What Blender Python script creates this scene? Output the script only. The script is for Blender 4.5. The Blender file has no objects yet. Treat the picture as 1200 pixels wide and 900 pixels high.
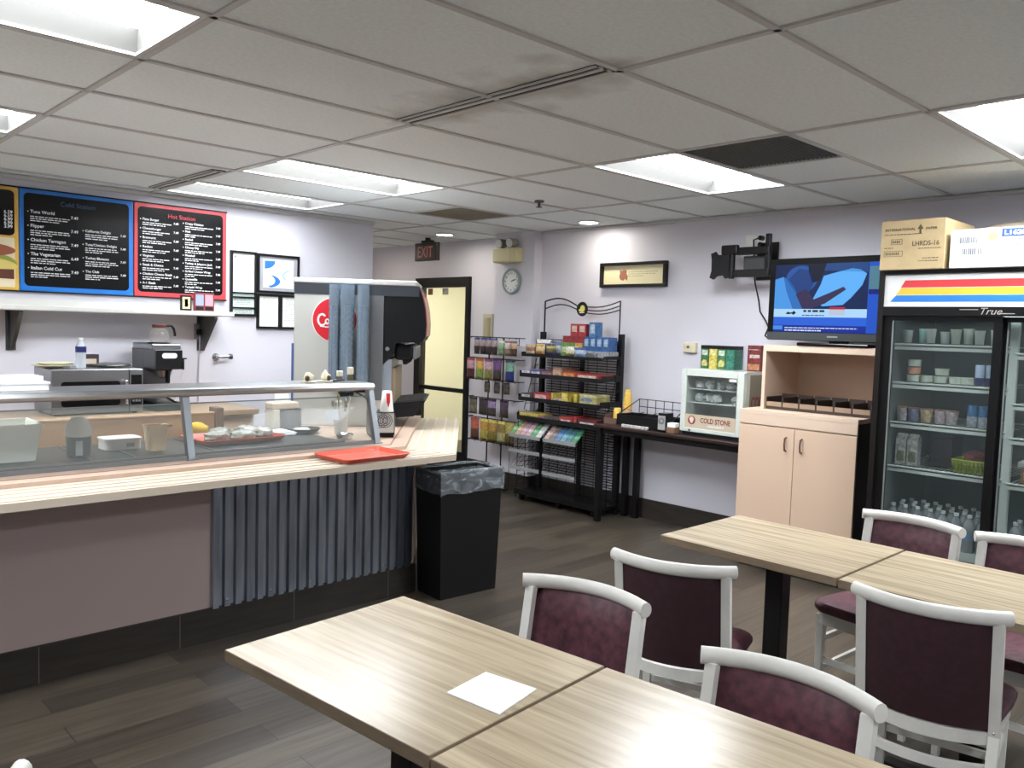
import bpy, bmesh, math, random
from mathutils import Vector, Matrix
random.seed(7)
PI = math.pi
EXPO = .4
COL = bpy.context.scene.collection

# ------------------------------------------------------------------ materials
def lin(c):
    return tuple(((v/255)/12.92 if v/255 <= .04045 else ((v/255+.055)/1.055)**2.4) for v in c)
MATS = {}
def M(name, rgb, rough=.55, metal=0., emit=0., noise=0., nscale=40., bump=0., bscale=200., spec=.5, alpha=1., coat=0., stretch=(1, 1, 1)):
    if name in MATS: return MATS[name]
    m = bpy.data.materials.new(name); m.use_nodes = True
    nt = m.node_tree; b = nt.nodes['Principled BSDF']
    if max(rgb) < 48 and not emit: rgb = tuple(v*.55 for v in rgb); spec = min(spec, .32)
    c = lin(rgb)
    b.inputs['Base Color'].default_value = (*c, 1)
    b.inputs['Roughness'].default_value = rough
    b.inputs['Metallic'].default_value = metal
    b.inputs['Specular IOR Level'].default_value = spec
    b.inputs['Coat Weight'].default_value = coat
    if alpha < 1: b.inputs['Alpha'].default_value = alpha
    if emit:
        b.inputs['Emission Color'].default_value = (*c, 1); b.inputs['Emission Strength'].default_value = emit
    if noise or bump:
        tc = nt.nodes.new('ShaderNodeTexCoord'); mp = nt.nodes.new('ShaderNodeMapping')
        mp.inputs['Scale'].default_value = stretch
        nt.links.new(tc.outputs['Object'], mp.inputs['Vector'])
    if noise:
        n = nt.nodes.new('ShaderNodeTexNoise'); n.inputs['Scale'].default_value = nscale; n.inputs['Detail'].default_value = 5
        r = nt.nodes.new('ShaderNodeValToRGB')
        r.color_ramp.elements[0].position = .3; r.color_ramp.elements[1].position = .7
        r.color_ramp.elements[0].color = (*[x*(1-noise) for x in c], 1)
        r.color_ramp.elements[1].color = (*[min(1, x*(1+noise)) for x in c], 1)
        nt.links.new(mp.outputs['Vector'], n.inputs['Vector']); nt.links.new(n.outputs['Fac'], r.inputs['Fac'])
        nt.links.new(r.outputs['Color'], b.inputs['Base Color'])
    if bump:
        n2 = nt.nodes.new('ShaderNodeTexNoise'); n2.inputs['Scale'].default_value = bscale; n2.inputs['Detail'].default_value = 4
        bp = nt.nodes.new('ShaderNodeBump'); bp.inputs['Strength'].default_value = bump; bp.inputs['Distance'].default_value = .004
        nt.links.new(mp.outputs['Vector'], n2.inputs['Vector']); nt.links.new(n2.outputs['Fac'], bp.inputs['Height'])
        nt.links.new(bp.outputs['Normal'], b.inputs['Normal'])
    MATS[name] = m; return m

def glassy(name, rgb, clear, rough=.03, tint=.2, ior=1.4, wrinkle=0.):
    """thin pane: mostly clear, a little haze, and a fresnel reflection"""
    if name in MATS: return MATS[name]
    m = bpy.data.materials.new(name); m.use_nodes = True; nt = m.node_tree; nt.nodes.clear()
    out = nt.nodes.new('ShaderNodeOutputMaterial'); t = nt.nodes.new('ShaderNodeBsdfTransparent')
    p = nt.nodes.new('ShaderNodeBsdfDiffuse'); g = nt.nodes.new('ShaderNodeBsdfGlossy')
    m1 = nt.nodes.new('ShaderNodeMixShader'); m2 = nt.nodes.new('ShaderNodeMixShader'); fr = nt.nodes.new('ShaderNodeFresnel')
    fr.inputs['IOR'].default_value = ior; m1.inputs[0].default_value = 1-clear
    t.inputs['Color'].default_value = (*[1-tint+tint*x for x in lin(rgb)], 1)
    p.inputs['Color'].default_value = (*lin(rgb), 1); g.inputs['Roughness'].default_value = rough; g.inputs['Color'].default_value = (.9, .9, .9, 1)
    nt.links.new(t.outputs[0], m1.inputs[1]); nt.links.new(p.outputs[0], m1.inputs[2])
    if wrinkle:
        tc = nt.nodes.new('ShaderNodeTexCoord'); mp = nt.nodes.new('ShaderNodeMapping'); mp.inputs['Scale'].default_value = (5, 5, 9); mp.inputs['Rotation'].default_value = (.3, .5, 0)
        nz = nt.nodes.new('ShaderNodeTexNoise'); nz.inputs['Scale'].default_value = 2.2; nz.inputs['Detail'].default_value = 3; nz.inputs['Distortion'].default_value = 1.5
        mr = nt.nodes.new('ShaderNodeMapRange'); mr.inputs['From Min'].default_value = .42; mr.inputs['From Max'].default_value = .68; mr.inputs['To Min'].default_value = 1-clear; mr.inputs['To Max'].default_value = wrinkle
        nt.links.new(tc.outputs['Object'], mp.inputs['Vector']); nt.links.new(mp.outputs['Vector'], nz.inputs['Vector']); nt.links.new(nz.outputs['Fac'], mr.inputs['Value']); nt.links.new(mr.outputs['Result'], m1.inputs[0])
    ge = nt.nodes.new('ShaderNodeNewGeometry'); sb = nt.nodes.new('ShaderNodeMath'); sb.operation = 'SUBTRACT'; sb.use_clamp = True
    nt.links.new(fr.outputs[0], sb.inputs[0]); nt.links.new(ge.outputs['Backfacing'], sb.inputs[1])
    nt.links.new(sb.outputs[0], m2.inputs[0]); nt.links.new(m1.outputs[0], m2.inputs[1]); nt.links.new(g.outputs[0], m2.inputs[2]); nt.links.new(m2.outputs[0], out.inputs[0])
    MATS[name] = m; return m

def plank_mat(name, c1, c2, cm, w, h, rough, along_x=True, grain=.35):
    m = bpy.data.materials.new(name); m.use_nodes = True; nt = m.node_tree; b = nt.nodes['Principled BSDF']
    tc = nt.nodes.new('ShaderNodeTexCoord')
    br = nt.nodes.new('ShaderNodeTexBrick'); br.offset = .37; br.offset_frequency = 2
    br.inputs['Scale'].default_value = 1; br.inputs['Brick Width'].default_value = w; br.inputs['Row Height'].default_value = h
    br.inputs['Mortar Size'].default_value = .0025; br.inputs['Mortar Smooth'].default_value = .2
    br.inputs['Color1'].default_value = (*lin(c1), 1); br.inputs['Color2'].default_value = (*lin(c2), 1); br.inputs['Mortar'].default_value = (*lin(cm), 1)
    nt.links.new(tc.outputs['Object'], br.inputs['Vector'])
    mp = nt.nodes.new('ShaderNodeMapping'); mp.inputs['Scale'].default_value = (1.6, 26, 26) if along_x else (26, 1.6, 26)
    n = nt.nodes.new('ShaderNodeTexNoise'); n.inputs['Scale'].default_value = 1.4; n.inputs['Detail'].default_value = 6
    nt.links.new(tc.outputs['Object'], mp.inputs['Vector']); nt.links.new(mp.outputs['Vector'], n.inputs['Vector'])
    r = nt.nodes.new('ShaderNodeMapRange'); r.inputs['From Min'].default_value = .25; r.inputs['From Max'].default_value = .75
    r.inputs['To Min'].default_value = 1-grain; r.inputs['To Max'].default_value = 1+grain
    nt.links.new(n.outputs['Fac'], r.inputs['Value'])
    mul = nt.nodes.new('ShaderNodeVectorMath'); mul.operation = 'SCALE'
    nt.links.new(br.outputs['Color'], mul.inputs[0]); nt.links.new(r.outputs['Result'], mul.inputs['Scale'])
    nt.links.new(mul.outputs[0], b.inputs['Base Color'])
    b.inputs['Roughness'].default_value = rough
    bp = nt.nodes.new('ShaderNodeBump'); bp.inputs['Strength'].default_value = .15; bp.inputs['Distance'].default_value = .002
    nt.links.new(br.outputs['Fac'], bp.inputs['Height']); bp.invert = True
    nt.links.new(bp.outputs['Normal'], b.inputs['Normal'])
    MATS[name] = m; return m

def laminate_mat(name, c1, c2, scale, rough):
    m = bpy.data.materials.new(name); m.use_nodes = True; nt = m.node_tree; b = nt.nodes['Principled BSDF']
    tc = nt.nodes.new('ShaderNodeTexCoord'); mp = nt.nodes.new('ShaderNodeMapping'); mp.inputs['Scale'].default_value = scale
    n = nt.nodes.new('ShaderNodeTexNoise'); n.inputs['Scale'].default_value = 1.; n.inputs['Detail'].default_value = 7; n.inputs['Roughness'].default_value = .6
    r = nt.nodes.new('ShaderNodeValToRGB'); r.color_ramp.elements[0].position = .33; r.color_ramp.elements[1].position = .66
    r.color_ramp.elements[0].color = (*lin(c1), 1); r.color_ramp.elements[1].color = (*lin(c2), 1)
    nt.links.new(tc.outputs['Object'], mp.inputs['Vector']); nt.links.new(mp.outputs['Vector'], n.inputs['Vector'])
    nt.links.new(n.outputs['Fac'], r.inputs['Fac']); nt.links.new(r.outputs['Color'], b.inputs['Base Color'])
    b.inputs['Roughness'].default_value = rough; b.inputs['Specular IOR Level'].default_value = .34
    MATS[name] = m; return m

# ------------------------------------------------------------------ mesh builder
class B:
    def __init__(s, off=(0, 0, 0)):
        s.bm = bmesh.new(); s.o = Vector(off); s.mi = 0; s.sm = False
    def _take(s, verts, faces):
        vs = [s.bm.verts.new(Vector(v)-s.o) for v in verts]
        for f in faces:
            try:
                fc = s.bm.faces.new([vs[i] for i in f]); fc.material_index = s.mi; fc.smooth = s.sm
            except ValueError: pass
        return s
    def box(s, x0, x1, y0, y1, z0, z1, bev=0, seg=2):
        x0, x1 = sorted((x0, x1)); y0, y1 = sorted((y0, y1)); z0, z1 = sorted((z0, z1))
        v = [(x, y, z) for z in (z0, z1) for y in (y0, y1) for x in (x0, x1)]
        f = [(0, 2, 3, 1), (4, 5, 7, 6), (0, 1, 5, 4), (2, 6, 7, 3), (0, 4, 6, 2), (1, 3, 7, 5)]
        if not bev: return s._take(v, f)
        t = bmesh.new(); vs = [t.verts.new(p) for p in v]
        for q in f: t.faces.new([vs[i] for i in q])
        bmesh.ops.bevel(t, geom=t.edges[:], offset=min(bev, .49*min(x1-x0, y1-y0, z1-z0)), segments=seg, affect='EDGES', profile=.5)
        return s._from(t)
    def _from(s, t):
        t.verts.index_update(); s._take([v.co.copy() for v in t.verts], [[v.index for v in f.verts] for f in t.faces]); t.free(); return s
    def obox(s, c, size, rot=0, bev=0, tilt=None):
        """box centred at c, turned by rot about z (tilt = full Matrix)"""
        t = B(); t.box(-size[0]/2, size[0]/2, -size[1]/2, size[1]/2, -size[2]/2, size[2]/2, bev)
        m = Matrix.Translation(c) @ (tilt.to_4x4() if tilt else Matrix.Rotation(rot, 4, 'Z'))
        t.bm.transform(m); return s._from(t.bm)
    def prism(s, poly, z0, z1):
        n = len(poly)
        a = sum(poly[i][0]*poly[(i+1) % n][1]-poly[(i+1) % n][0]*poly[i][1] for i in range(n))
        if a < 0: poly = poly[::-1]
        v = [(x, y, z0) for x, y in poly]+[(x, y, z1) for x, y in poly]
        f = [tuple(range(n))[::-1], tuple(range(n, 2*n))]+[(i, (i+1) % n, n+(i+1) % n, n+i) for i in range(n)]
        return s._take(v, f)
    def sheet(s, poly, O, U, V, t=.002):
        """flat polygon (u,v) on a plane at O, given thickness t away from the surface"""
        O, U, V = Vector(O), Vector(U), Vector(V); N = U.cross(V)
        n = len(poly)
        a = sum(poly[i][0]*poly[(i+1) % n][1]-poly[(i+1) % n][0]*poly[i][1] for i in range(n))
        if a < 0: poly = poly[::-1]
        v = [O+U*p[0]+V*p[1] for p in poly]+[O+U*p[0]+V*p[1]+N*t for p in poly]
        f = [tuple(range(n))[::-1], tuple(range(n, 2*n))]+[(i, (i+1) % n, n+(i+1) % n, n+i) for i in range(n)]
        return s._take(v, f)
    def cyl(s, p0, p1, r0, r1=None, n=20, cap=True):
        r1 = r0 if r1 is None else r1
        p0, p1 = Vector(p0), Vector(p1); d = (p1-p0).normalized()
        a = d.orthogonal().normalized(); b = d.cross(a)
        v = []
        for p, r in ((p0, r0), (p1, r1)):
            v += [p+(a*math.cos(2*PI*i/n)+b*math.sin(2*PI*i/n))*r for i in range(n)]
        f = [(i, (i+1) % n, n+(i+1) % n, n+i) for i in range(n)]
        if cap: f += [tuple(range(n))[::-1], tuple(range(n, 2*n))]
        return s._take(v, f)
    def lathe(s, prof, c=(0, 0, 0), n=24, axis='Z'):
        c = Vector(c); v = []; f = []
        for r, z in prof:
            for i in range(n):
                a = 2*PI*i/n
                p = Vector((r*math.cos(a), r*math.sin(a), z)) if axis == 'Z' else Vector((-z, r*math.cos(a), r*math.sin(a)))
                v.append(c+p)
        m = len(prof)
        for j in range(m-1):
            for i in range(n): f.append((j*n+i, j*n+(i+1) % n, (j+1)*n+(i+1) % n, (j+1)*n+i))
        for j in (0, m-1):                      # collapse a zero-radius ring to one point
            if prof[j][0] <= 1e-5:
                f = [[j*n if j*n <= x < (j+1)*n else x for x in q] for q in f]
        f = [[x for k, x in enumerate(q) if x != q[k-1]] for q in f]
        if prof[0][0] > 1e-5: f.append(tuple(range(n))[::-1])
        if prof[-1][0] > 1e-5: f.append(tuple(range((m-1)*n, m*n)))
        return s._take(v, f)
    def tube(s, pts, r, n=8, closed=False):
        pts = [Vector(p) for p in pts]; v = []; f = []; m = len(pts); up = None
        for i, p in enumerate(pts):
            d = (pts[(i+1) % m if closed else min(i+1, m-1)]-pts[(i-1) % m if closed else max(i-1, 0)])
            d = d.normalized() if d.length > 1e-9 else Vector((0, 0, 1))
            if up is None: up = d.orthogonal().normalized()
            a = (up-d*up.dot(d)); a = a.normalized() if a.length > 1e-6 else d.orthogonal().normalized(); up = a
            b = d.cross(a)
            v += [p+(a*math.cos(2*PI*k/n)+b*math.sin(2*PI*k/n))*r for k in range(n)]
        for i in range(m if closed else m-1):
            j = (i+1) % m
            f += [(i*n+k, i*n+(k+1) % n, j*n+(k+1) % n, j*n+k) for k in range(n)]
        if not closed: f += [tuple(range(n))[::-1], tuple(range((m-1)*n, m*n))]
        return s._take(v, f)
    def sweep(s, pts, prof, upv=(0, 0, 1)):
        """sweep a closed (side, up) profile along pts"""
        pts = [Vector(p) for p in pts]; up = Vector(upv); v = []; f = []; n = len(prof); m = len(pts)
        for i, p in enumerate(pts):
            d = (pts[min(i+1, m-1)]-pts[max(i-1, 0)]).normalized(); sd = d.cross(up).normalized()
            v += [p+sd*a+up*b for a, b in prof]
        for i in range(m-1):
            f += [(i*n+k, i*n+(k+1) % n, (i+1)*n+(k+1) % n, (i+1)*n+k) for k in range(n)]
        f += [tuple(range(n))[::-1], tuple(range((m-1)*n, m*n))]
        return s._take(v, f)
    def sphere(s, c, r, sc=(1, 1, 1), n=16):
        t = bmesh.new(); bmesh.ops.create_uvsphere(t, u_segments=n, v_segments=n//2+2, radius=r)
        t.transform(Matrix.Translation(c) @ Matrix.Diagonal((*sc, 1))); return s._from(t)
    def lump(s, c, size, seed=0, n=12, amt=.25):
        t = bmesh.new(); bmesh.ops.create_uvsphere(t, u_segments=n, v_segments=n//2+2, radius=.5)
        rr = random.Random(seed)
        for v in t.verts: v.co *= 1+rr.uniform(-amt, amt)
        for v in t.verts:
            if v.co.z < -.32: v.co.z = -.32
        t.transform(Matrix.Translation(c) @ Matrix.Diagonal((*size, 1))); return s._from(t)
    def pillow(s, c, w, h, d, n=8, U=(0, -1, 0), V=(0, 0, 1), bands=None, crimp=.0):
        """a sealed bag: flat crimped ends, swollen middle; bands = [(v limit, material index)]"""
        U, V = Vector(U), Vector(V); N = U.cross(V); c = Vector(c); v = []; f = []; idx = []
        for sgn in (1, -1):
            for j in range(n+1):
                for i in range(n+1):
                    a, b = i/n*2-1, j/n*2-1
                    th = max(0, 1-abs(b)**3)*max(0, 1-a*a)**.6
                    v.append(c+U*(a*w/2*(1-.06*(1-abs(b)**4)))+V*(b*h/2)+N*(sgn*d/2*th))
        k = (n+1)**2
        for q in range(2):
            for j in range(n):
                for i in range(n):
                    a0 = q*k+j*(n+1)+i; fc = (a0, a0+1, a0+n+2, a0+n+1)
                    f.append(fc if q == 0 else fc[::-1]); idx.append(j/n)
        vs = [s.bm.verts.new(p-s.o) for p in v]
        for fc, b in zip(f, idx):
            q = s.bm.faces.new([vs[i] for i in fc]); q.smooth = True; q.material_index = s.mi
            if bands:
                for lim, mi in bands:
                    if b < lim: q.material_index = mi; break
        bmesh.ops.remove_doubles(s.bm, verts=vs, dist=1e-5); return s
    def text(s, txt, size, O, U=(0, -1, 0), V=(0, 0, 1), align='CENTER', shear=0., th=.0006, sx=1., bold=0.):
        cu = bpy.data.curves.new('t', 'FONT'); cu.body = txt; cu.size = size; cu.align_x = align; cu.shear = shear; cu.extrude = th/2; cu.resolution_u = 3; cu.offset = bold
        ob = bpy.data.objects.new('t', cu); COL.objects.link(ob)
        dg = bpy.context.evaluated_depsgraph_get(); me = ob.evaluated_get(dg).to_mesh()
        O, U, V = Vector(O), Vector(U), Vector(V); N = U.cross(V)
        s._take([O+U*(v.co.x*sx)+V*v.co.y+N*(v.co.z+th/2) for v in me.vertices], [list(p.vertices) for p in me.polygons])
        ob.evaluated_get(dg).to_mesh_clear(); bpy.data.objects.remove(ob); bpy.data.curves.remove(cu); return s
    def build(s, name, mats, parent=None, smooth=False, loc=None):
        me = bpy.data.meshes.new(name)
        bmesh.ops.delete(s.bm, geom=[v for v in s.bm.verts if not v.link_faces], context='VERTS')
        bmesh.ops.recalc_face_normals(s.bm, faces=s.bm.faces)
        if smooth:
            for f in s.bm.faces: f.smooth = True
        s.bm.to_mesh(me); s.bm.free()
        for m in (mats if isinstance(mats, (list, tuple)) else [mats]): me.materials.append(m)
        o = bpy.data.objects.new(name, me); COL.objects.link(o)
        if parent: o.parent = parent
        else: o.location = s.o if loc is None else loc
        if smooth:
            try: me.set_sharp_from_angle(angle=math.radians(38))
            except Exception: pass
        return o

def tag(o, label, cat, group=None, kind=None):
    o['label'] = label; o['category'] = cat
    if group: o['group'] = group
    if kind: o['kind'] = kind
    return o
def thing(name, label, cat, loc=(0, 0, 0), rz=0., group=None):
    o = bpy.data.objects.new(name, None); COL.objects.link(o); o.empty_display_size = .1
    o.location = loc; o.rotation_euler = (0, 0, rz); return tag(o, label, cat, group)
def struct(o, label=None):
    o['kind'] = 'structure'
    if label: o['label'] = label
    return o
def dup(root, loc, rz, label, group=None):
    r = root.copy(); COL.objects.link(r); r.location = loc; r.rotation_euler = (0, 0, rz); r['label'] = label
    if group: r['group'] = group
    for ch in root.children:
        c = ch.copy(); COL.objects.link(c); c.parent = r
        for g in ch.children:
            d = g.copy(); COL.objects.link(d); d.parent = c
    return r
def rrect(x0, x1, y0, y1, r, n=5):
    p = []
    for cx, cy, a0 in ((x1-r, y1-r, 0), (x0+r, y1-r, PI/2), (x0+r, y0+r, PI), (x1-r, y0+r, 1.5*PI)):
        for i in range(n+1):
            a = a0+PI/2*i/n; p.append((cx+r*math.cos(a), cy+r*math.sin(a)))
    return p
def arc(cx, cy, r, a0, a1, n=12, ry=None):
    ry = r if ry is None else ry
    return [(cx+r*math.cos(a0+(a1-a0)*i/n), cy+ry*math.sin(a0+(a1-a0)*i/n)) for i in range(n+1)]
XU, XV = (0, -1, 0), (0, 0, 1)          # on surfaces that face the seating (-X): right is -Y
YU, YV = (1, 0, 0), (0, 0, 1)           # on surfaces that face -Y

# ------------------------------------------------------------------ dimensions
HC = 2.53; W = 5.707; YL = 6.38; GX = 1.117; GY = 2.531; TX = 1.22; TY = .61
XMIN, YMIN, XMAX, YMAX = -2.55, -2.96, 5.95, 8.9

# materials
wall_m = M('wall_paint', (214, 212, 220), .6, bump=.05, bscale=120)
black = M('black_paint', (22, 22, 24), .45)
blackwire = M('black_wire', (18, 18, 19), .5)
white_p = M('white_plastic', (232, 231, 226), .4)
steel = M('brushed_steel', (150, 152, 153), .32, 1., noise=.06, nscale=8, stretch=(1, 1, 40))
chrome = M('chrome', (215, 215, 218), .15, 1.)
darksteel = M('dark_steel', (96, 98, 100), .38, .9)
floor_m = plank_mat('floor_plank_tile', (56, 49, 42), (80, 72, 61), (40, 37, 34), .92, .155, .4, True, .38)
base_m = M('dark_tile', (48, 43, 38), .4, noise=.25, nscale=4, stretch=(1, 1, 8))

# ------------------------------------------------------------------ room shell
def slab(name, parts, m, label):
    b = B()
    for p in parts: b.box(*p)
    return struct(b.build(name, m), label)
slab('floor', [(XMIN, 7.6, YMIN, YMAX, -.06, 0)], floor_m, 'dark wood-look plank tile floor')
slab('wall_left', [(XMIN, 4.32, YL, YL+.12, 0, HC+.1), (4.20, 4.32, YL+.12, YMAX, 0, HC+.1)], wall_m, 'pale grey wall behind the serving counter')
slab('wall_back', [(W, W+.14, YMIN, 5.565, 0, HC+.1)], wall_m, 'pale grey wall behind the television and the fridge')
slab('wall_column', [(5.6, 5.97, 5.565, 6.11, 0, HC+.1)], wall_m, 'wall pier carrying the clock')
slab('wall_entrance', [(5.85, 5.97, 6.11, 6.75, 0, HC+.1), (5.85, 5.97, 7.70, YMAX, 0, HC+.1), (5.85, 5.97, 6.75, 7.70, 2.14, HC+.1)], wall_m, 'pale grey wall around the glass door')
slab('wall_recess', [(4.20, 5.97, YMAX, YMAX+.1, 0, HC+.1)], wall_m, 'end wall of the recess behind the drinks machine')
slab('wall_right', [(XMIN, W+.14, YMIN-.1, YMIN, 0, HC+.1)], wall_m, 'side wall behind the viewer')
slab('wall_front', [(XMIN-.1, XMIN, YMIN, YL+.1, 0, HC+.1)], wall_m, 'wall behind the viewer')
cream = M('vestibule_paint', (228, 226, 206), .5)
slab('wall_vestibule', [(7.5, 7.6, 5.9, YMAX, 0, 2.63), (5.97, 7.6, 5.8, 5.9, 0, 2.63), (5.97, 7.6, YMAX-.1, YMAX, 0, 2.63), (5.97, 7.6, 5.8, YMAX, 2.55, 2.63),
     (6.55, 6.59, 8.76, 8.80, 0, 2.55)], cream, 'cream walls of the room behind the glass door')
# ceiling: lay-in tiles with holes for the fixtures, on a T-bar grid
tile_m = M('ceiling_tile', (238, 244, 243), .85, noise=.05, nscale=60, bump=.25, bscale=260)
tbar_m = M('tee_bar', (200, 199, 195), .5)
FIX = [(-1, 0, 0), (-1, 3, 0), (1, 3, 0), (1, 5, 0), (2, 0, 0), (2, -3, 0), (-1, -6, 0), (2, -6, 0)]   # (column, row); last two are unseen lamps added to light the foreground tables
FIXSET = {(i, j) for i, j, _ in FIX}
VENT = {(2, -1): (0, .5), (2, 4): (.5, 1)}        # half-length grilles
b = B(); cols = range(-3, 4); rows = range(-9, 11)
for i in cols:
    for j in rows:
        x0, x1 = GX+i*TX, GX+(i+1)*TX; y0, y1 = GY+j*TY, GY+(j+1)*TY
        if (i, j) in FIXSET: continue
        if (i, j) in VENT:
            a, c = VENT[(i, j)]
            if a > 0: x1 = x0+a*TX
            else: x0 = x0+c*TX
        x0, x1, y0, y1 = max(x0, XMIN), min(x1, XMAX+.02), max(y0, YMIN), min(y1, YMAX)
        if x0 >= x1 or y0 >= y1: continue
        b.box(x0, x1, y0, y1, HC+.004, HC+.022)
# soot marks blown from the slot diffuser, in the tiles' own colour
nt = tile_m.node_tree; bs = nt.nodes['Principled BSDF']
src = bs.inputs['Base Color'].links[0].from_socket
tc = nt.nodes.new('ShaderNodeTexCoord'); sep = nt.nodes.new('ShaderNodeSeparateXYZ'); nt.links.new(tc.outputs['Object'], sep.inputs[0])
def mth(op, a, bb):
    n = nt.nodes.new('ShaderNodeMath'); n.operation = op; n.use_clamp = False
    for k, v in enumerate((a, bb)):
        if isinstance(v, (int, float)): n.inputs[k].default_value = v
        elif v is not None: nt.links.new(v, n.inputs[k])
    return n.outputs[0]
dx = mth('ABSOLUTE', mth('SUBTRACT', sep.outputs['X'], 2.29), None)
dy = mth('MAXIMUM', mth('SUBTRACT', mth('ABSOLUTE', mth('SUBTRACT', sep.outputs['Y'], 2.53), None), .52), 0)
nz = nt.nodes.new('ShaderNodeTexNoise'); nz.inputs['Scale'].default_value = 5; nt.links.new(tc.outputs['Object'], nz.inputs['Vector'])
dd = mth('ADD', mth('MULTIPLY', dx, 4.2), mth('MULTIPLY', dy, 5.))
fac = mth('MULTIPLY', mth('MAXIMUM', mth('SUBTRACT', mth('MULTIPLY', nz.outputs['Fac'], 2.), dd), 0), .55)
mn = mth('MINIMUM', fac, .55)
mx = nt.nodes.new('ShaderNodeMix'); mx.data_type = 'RGBA'
nt.links.new(mn, mx.inputs['Factor']); nt.links.new(src, mx.inputs[6]); mx.inputs[7].default_value = (*lin((120, 104, 82)), 1)
nt.links.new(mx.outputs[2], bs.inputs['Base Color'])
struct(b.build('ceiling', tile_m), 'white acoustic tile ceiling')
b = B()
for i in range(-3, 5):
    x = GX+i*TX
    if XMIN < x < XMAX: b.box(x-.012, x+.012, YMIN, YMAX, HC-.004, HC+.02)
for j in range(-9, 12):
    y = GY+j*TY
    if YMIN < y < YMAX: b.box(XMIN, XMAX, y-.012, y+.012, HC-.004, HC+.02)
b.box(GX+2.5*TX-.012, GX+2.5*TX+.012, 1.921, 2.531, HC-.004, HC+.02)
b.box(GX+2.5*TX-.012, GX+2.5*TX+.012, 4.971, 5.581, HC-.004, HC+.02)
struct(b.build('trim_1', tbar_m), 'grid of thin tee bars holding the ceiling tiles')
b = B(); b.box(XMIN, XMAX+1.7, YMIN, YMAX, HC+.14, HC+.2)
struct(b.build('ceiling_deck', M('deck', (120, 120, 120), .9)), 'deck above the ceiling tiles')
b = B(); b.box(XMIN, 4.32, YL-.022, YL, HC-.03, HC-.004); b.box(W-.022, W, YMIN, 5.565, HC-.022, HC-.004)
struct(b.build('trim_2', tbar_m), 'wall angle at the ceiling edge')
# fixtures
lens = M('lamp_lens', (244, 249, 255), .4, emit=29.)
lens_dim = M('lamp_lens_lowered', (240, 246, 252), .4, emit=12.); refl_m = M('lamp_reflector', (92, 91, 88), .6); frame_m = M('lamp_frame', (205, 204, 198), .45)  # second lens is dimmed to keep the nearby menu wall from blowing out
def fixture(i, j, label):
    x0, x1 = GX+i*TX+.012, GX+(i+1)*TX-.012; y0, y1 = GY+j*TY+.012, GY+(j+1)*TY-.012
    cx, cy = (x0+x1)/2, (y0+y1)/2
    t = thing('ceiling_light', label, 'ceiling light', (cx, cy, HC), 0, 'recessed fluorescent ceiling lights')
    b = B((cx, cy, HC)); k = .025; k2 = .03 if (i, j) == (1, 5) else .07; z1 = HC+.09; s = .012
    p0 = [(x0+s, y0+s), (x1-s, y0+s), (x1-s, y1-s), (x0+s, y1-s)]; p1 = [(x0+s+.015, y0+k), (x1-s-.015, y0+k), (x1-s-.015, y1-k2), (x0+s+.015, y1-k2)]
    v = [(x, y, HC+.002) for x, y in p0]+[(x, y, z1) for x, y in p1]+[(x, y, HC+.002) for x, y in ((x0, y0), (x1, y0), (x1, y1), (x0, y1))]+[(x, y, HC+.1) for x, y in ((x0, y0), (x1, y0), (x1, y1), (x0, y1))]
    b._take(v, [(i_, (i_+1) % 4, 4+(i_+1) % 4, 4+i_) for i_ in range(4)]+[(8+i_, 12+i_, 12+(i_+1) % 4, 8+(i_+1) % 4) for i_ in range(4)]+[(12, 13, 14, 15)])
    b.build('reflector', refl_m, t)
    b = B((cx, cy, HC)); fw = .02
    b.box(x0, x1, y0, y0+fw, HC-.003, HC+.006); b.box(x0, x1, y1-fw, y1, HC-.003, HC+.006); b.box(x0, x0+fw, y0+fw, y1-fw, HC-.003, HC+.006); b.box(x1-fw, x1, y0+fw, y1-fw, HC-.003, HC+.006)
    b.build('frame', frame_m, t)
    b = B((cx, cy, HC)); b.box(x0+.028, x1-.028, y0+k, y1-k2, z1-.012, z1-.002); b.build('diffuser', lens_dim if (i, j) == (1, 5) else lens, t)
FL = ['bright fluorescent ceiling light in the top left corner of the photo', 'bright fluorescent ceiling light at the left edge, above the menu boards',
      'long fluorescent ceiling light second from the left wall, above the counter', 'long fluorescent ceiling light right against the menu wall',
      'fluorescent ceiling light beside the dark square grille, mid-ceiling', 'fluorescent ceiling light at the right edge, above the fridge',
      'unseen ceiling light added behind the viewer by the entrance wall', 'unseen ceiling light added behind the viewer by the fridge wall']
for (i, j, _), l in zip(FIX, FL): fixture(i, j, l)
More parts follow.
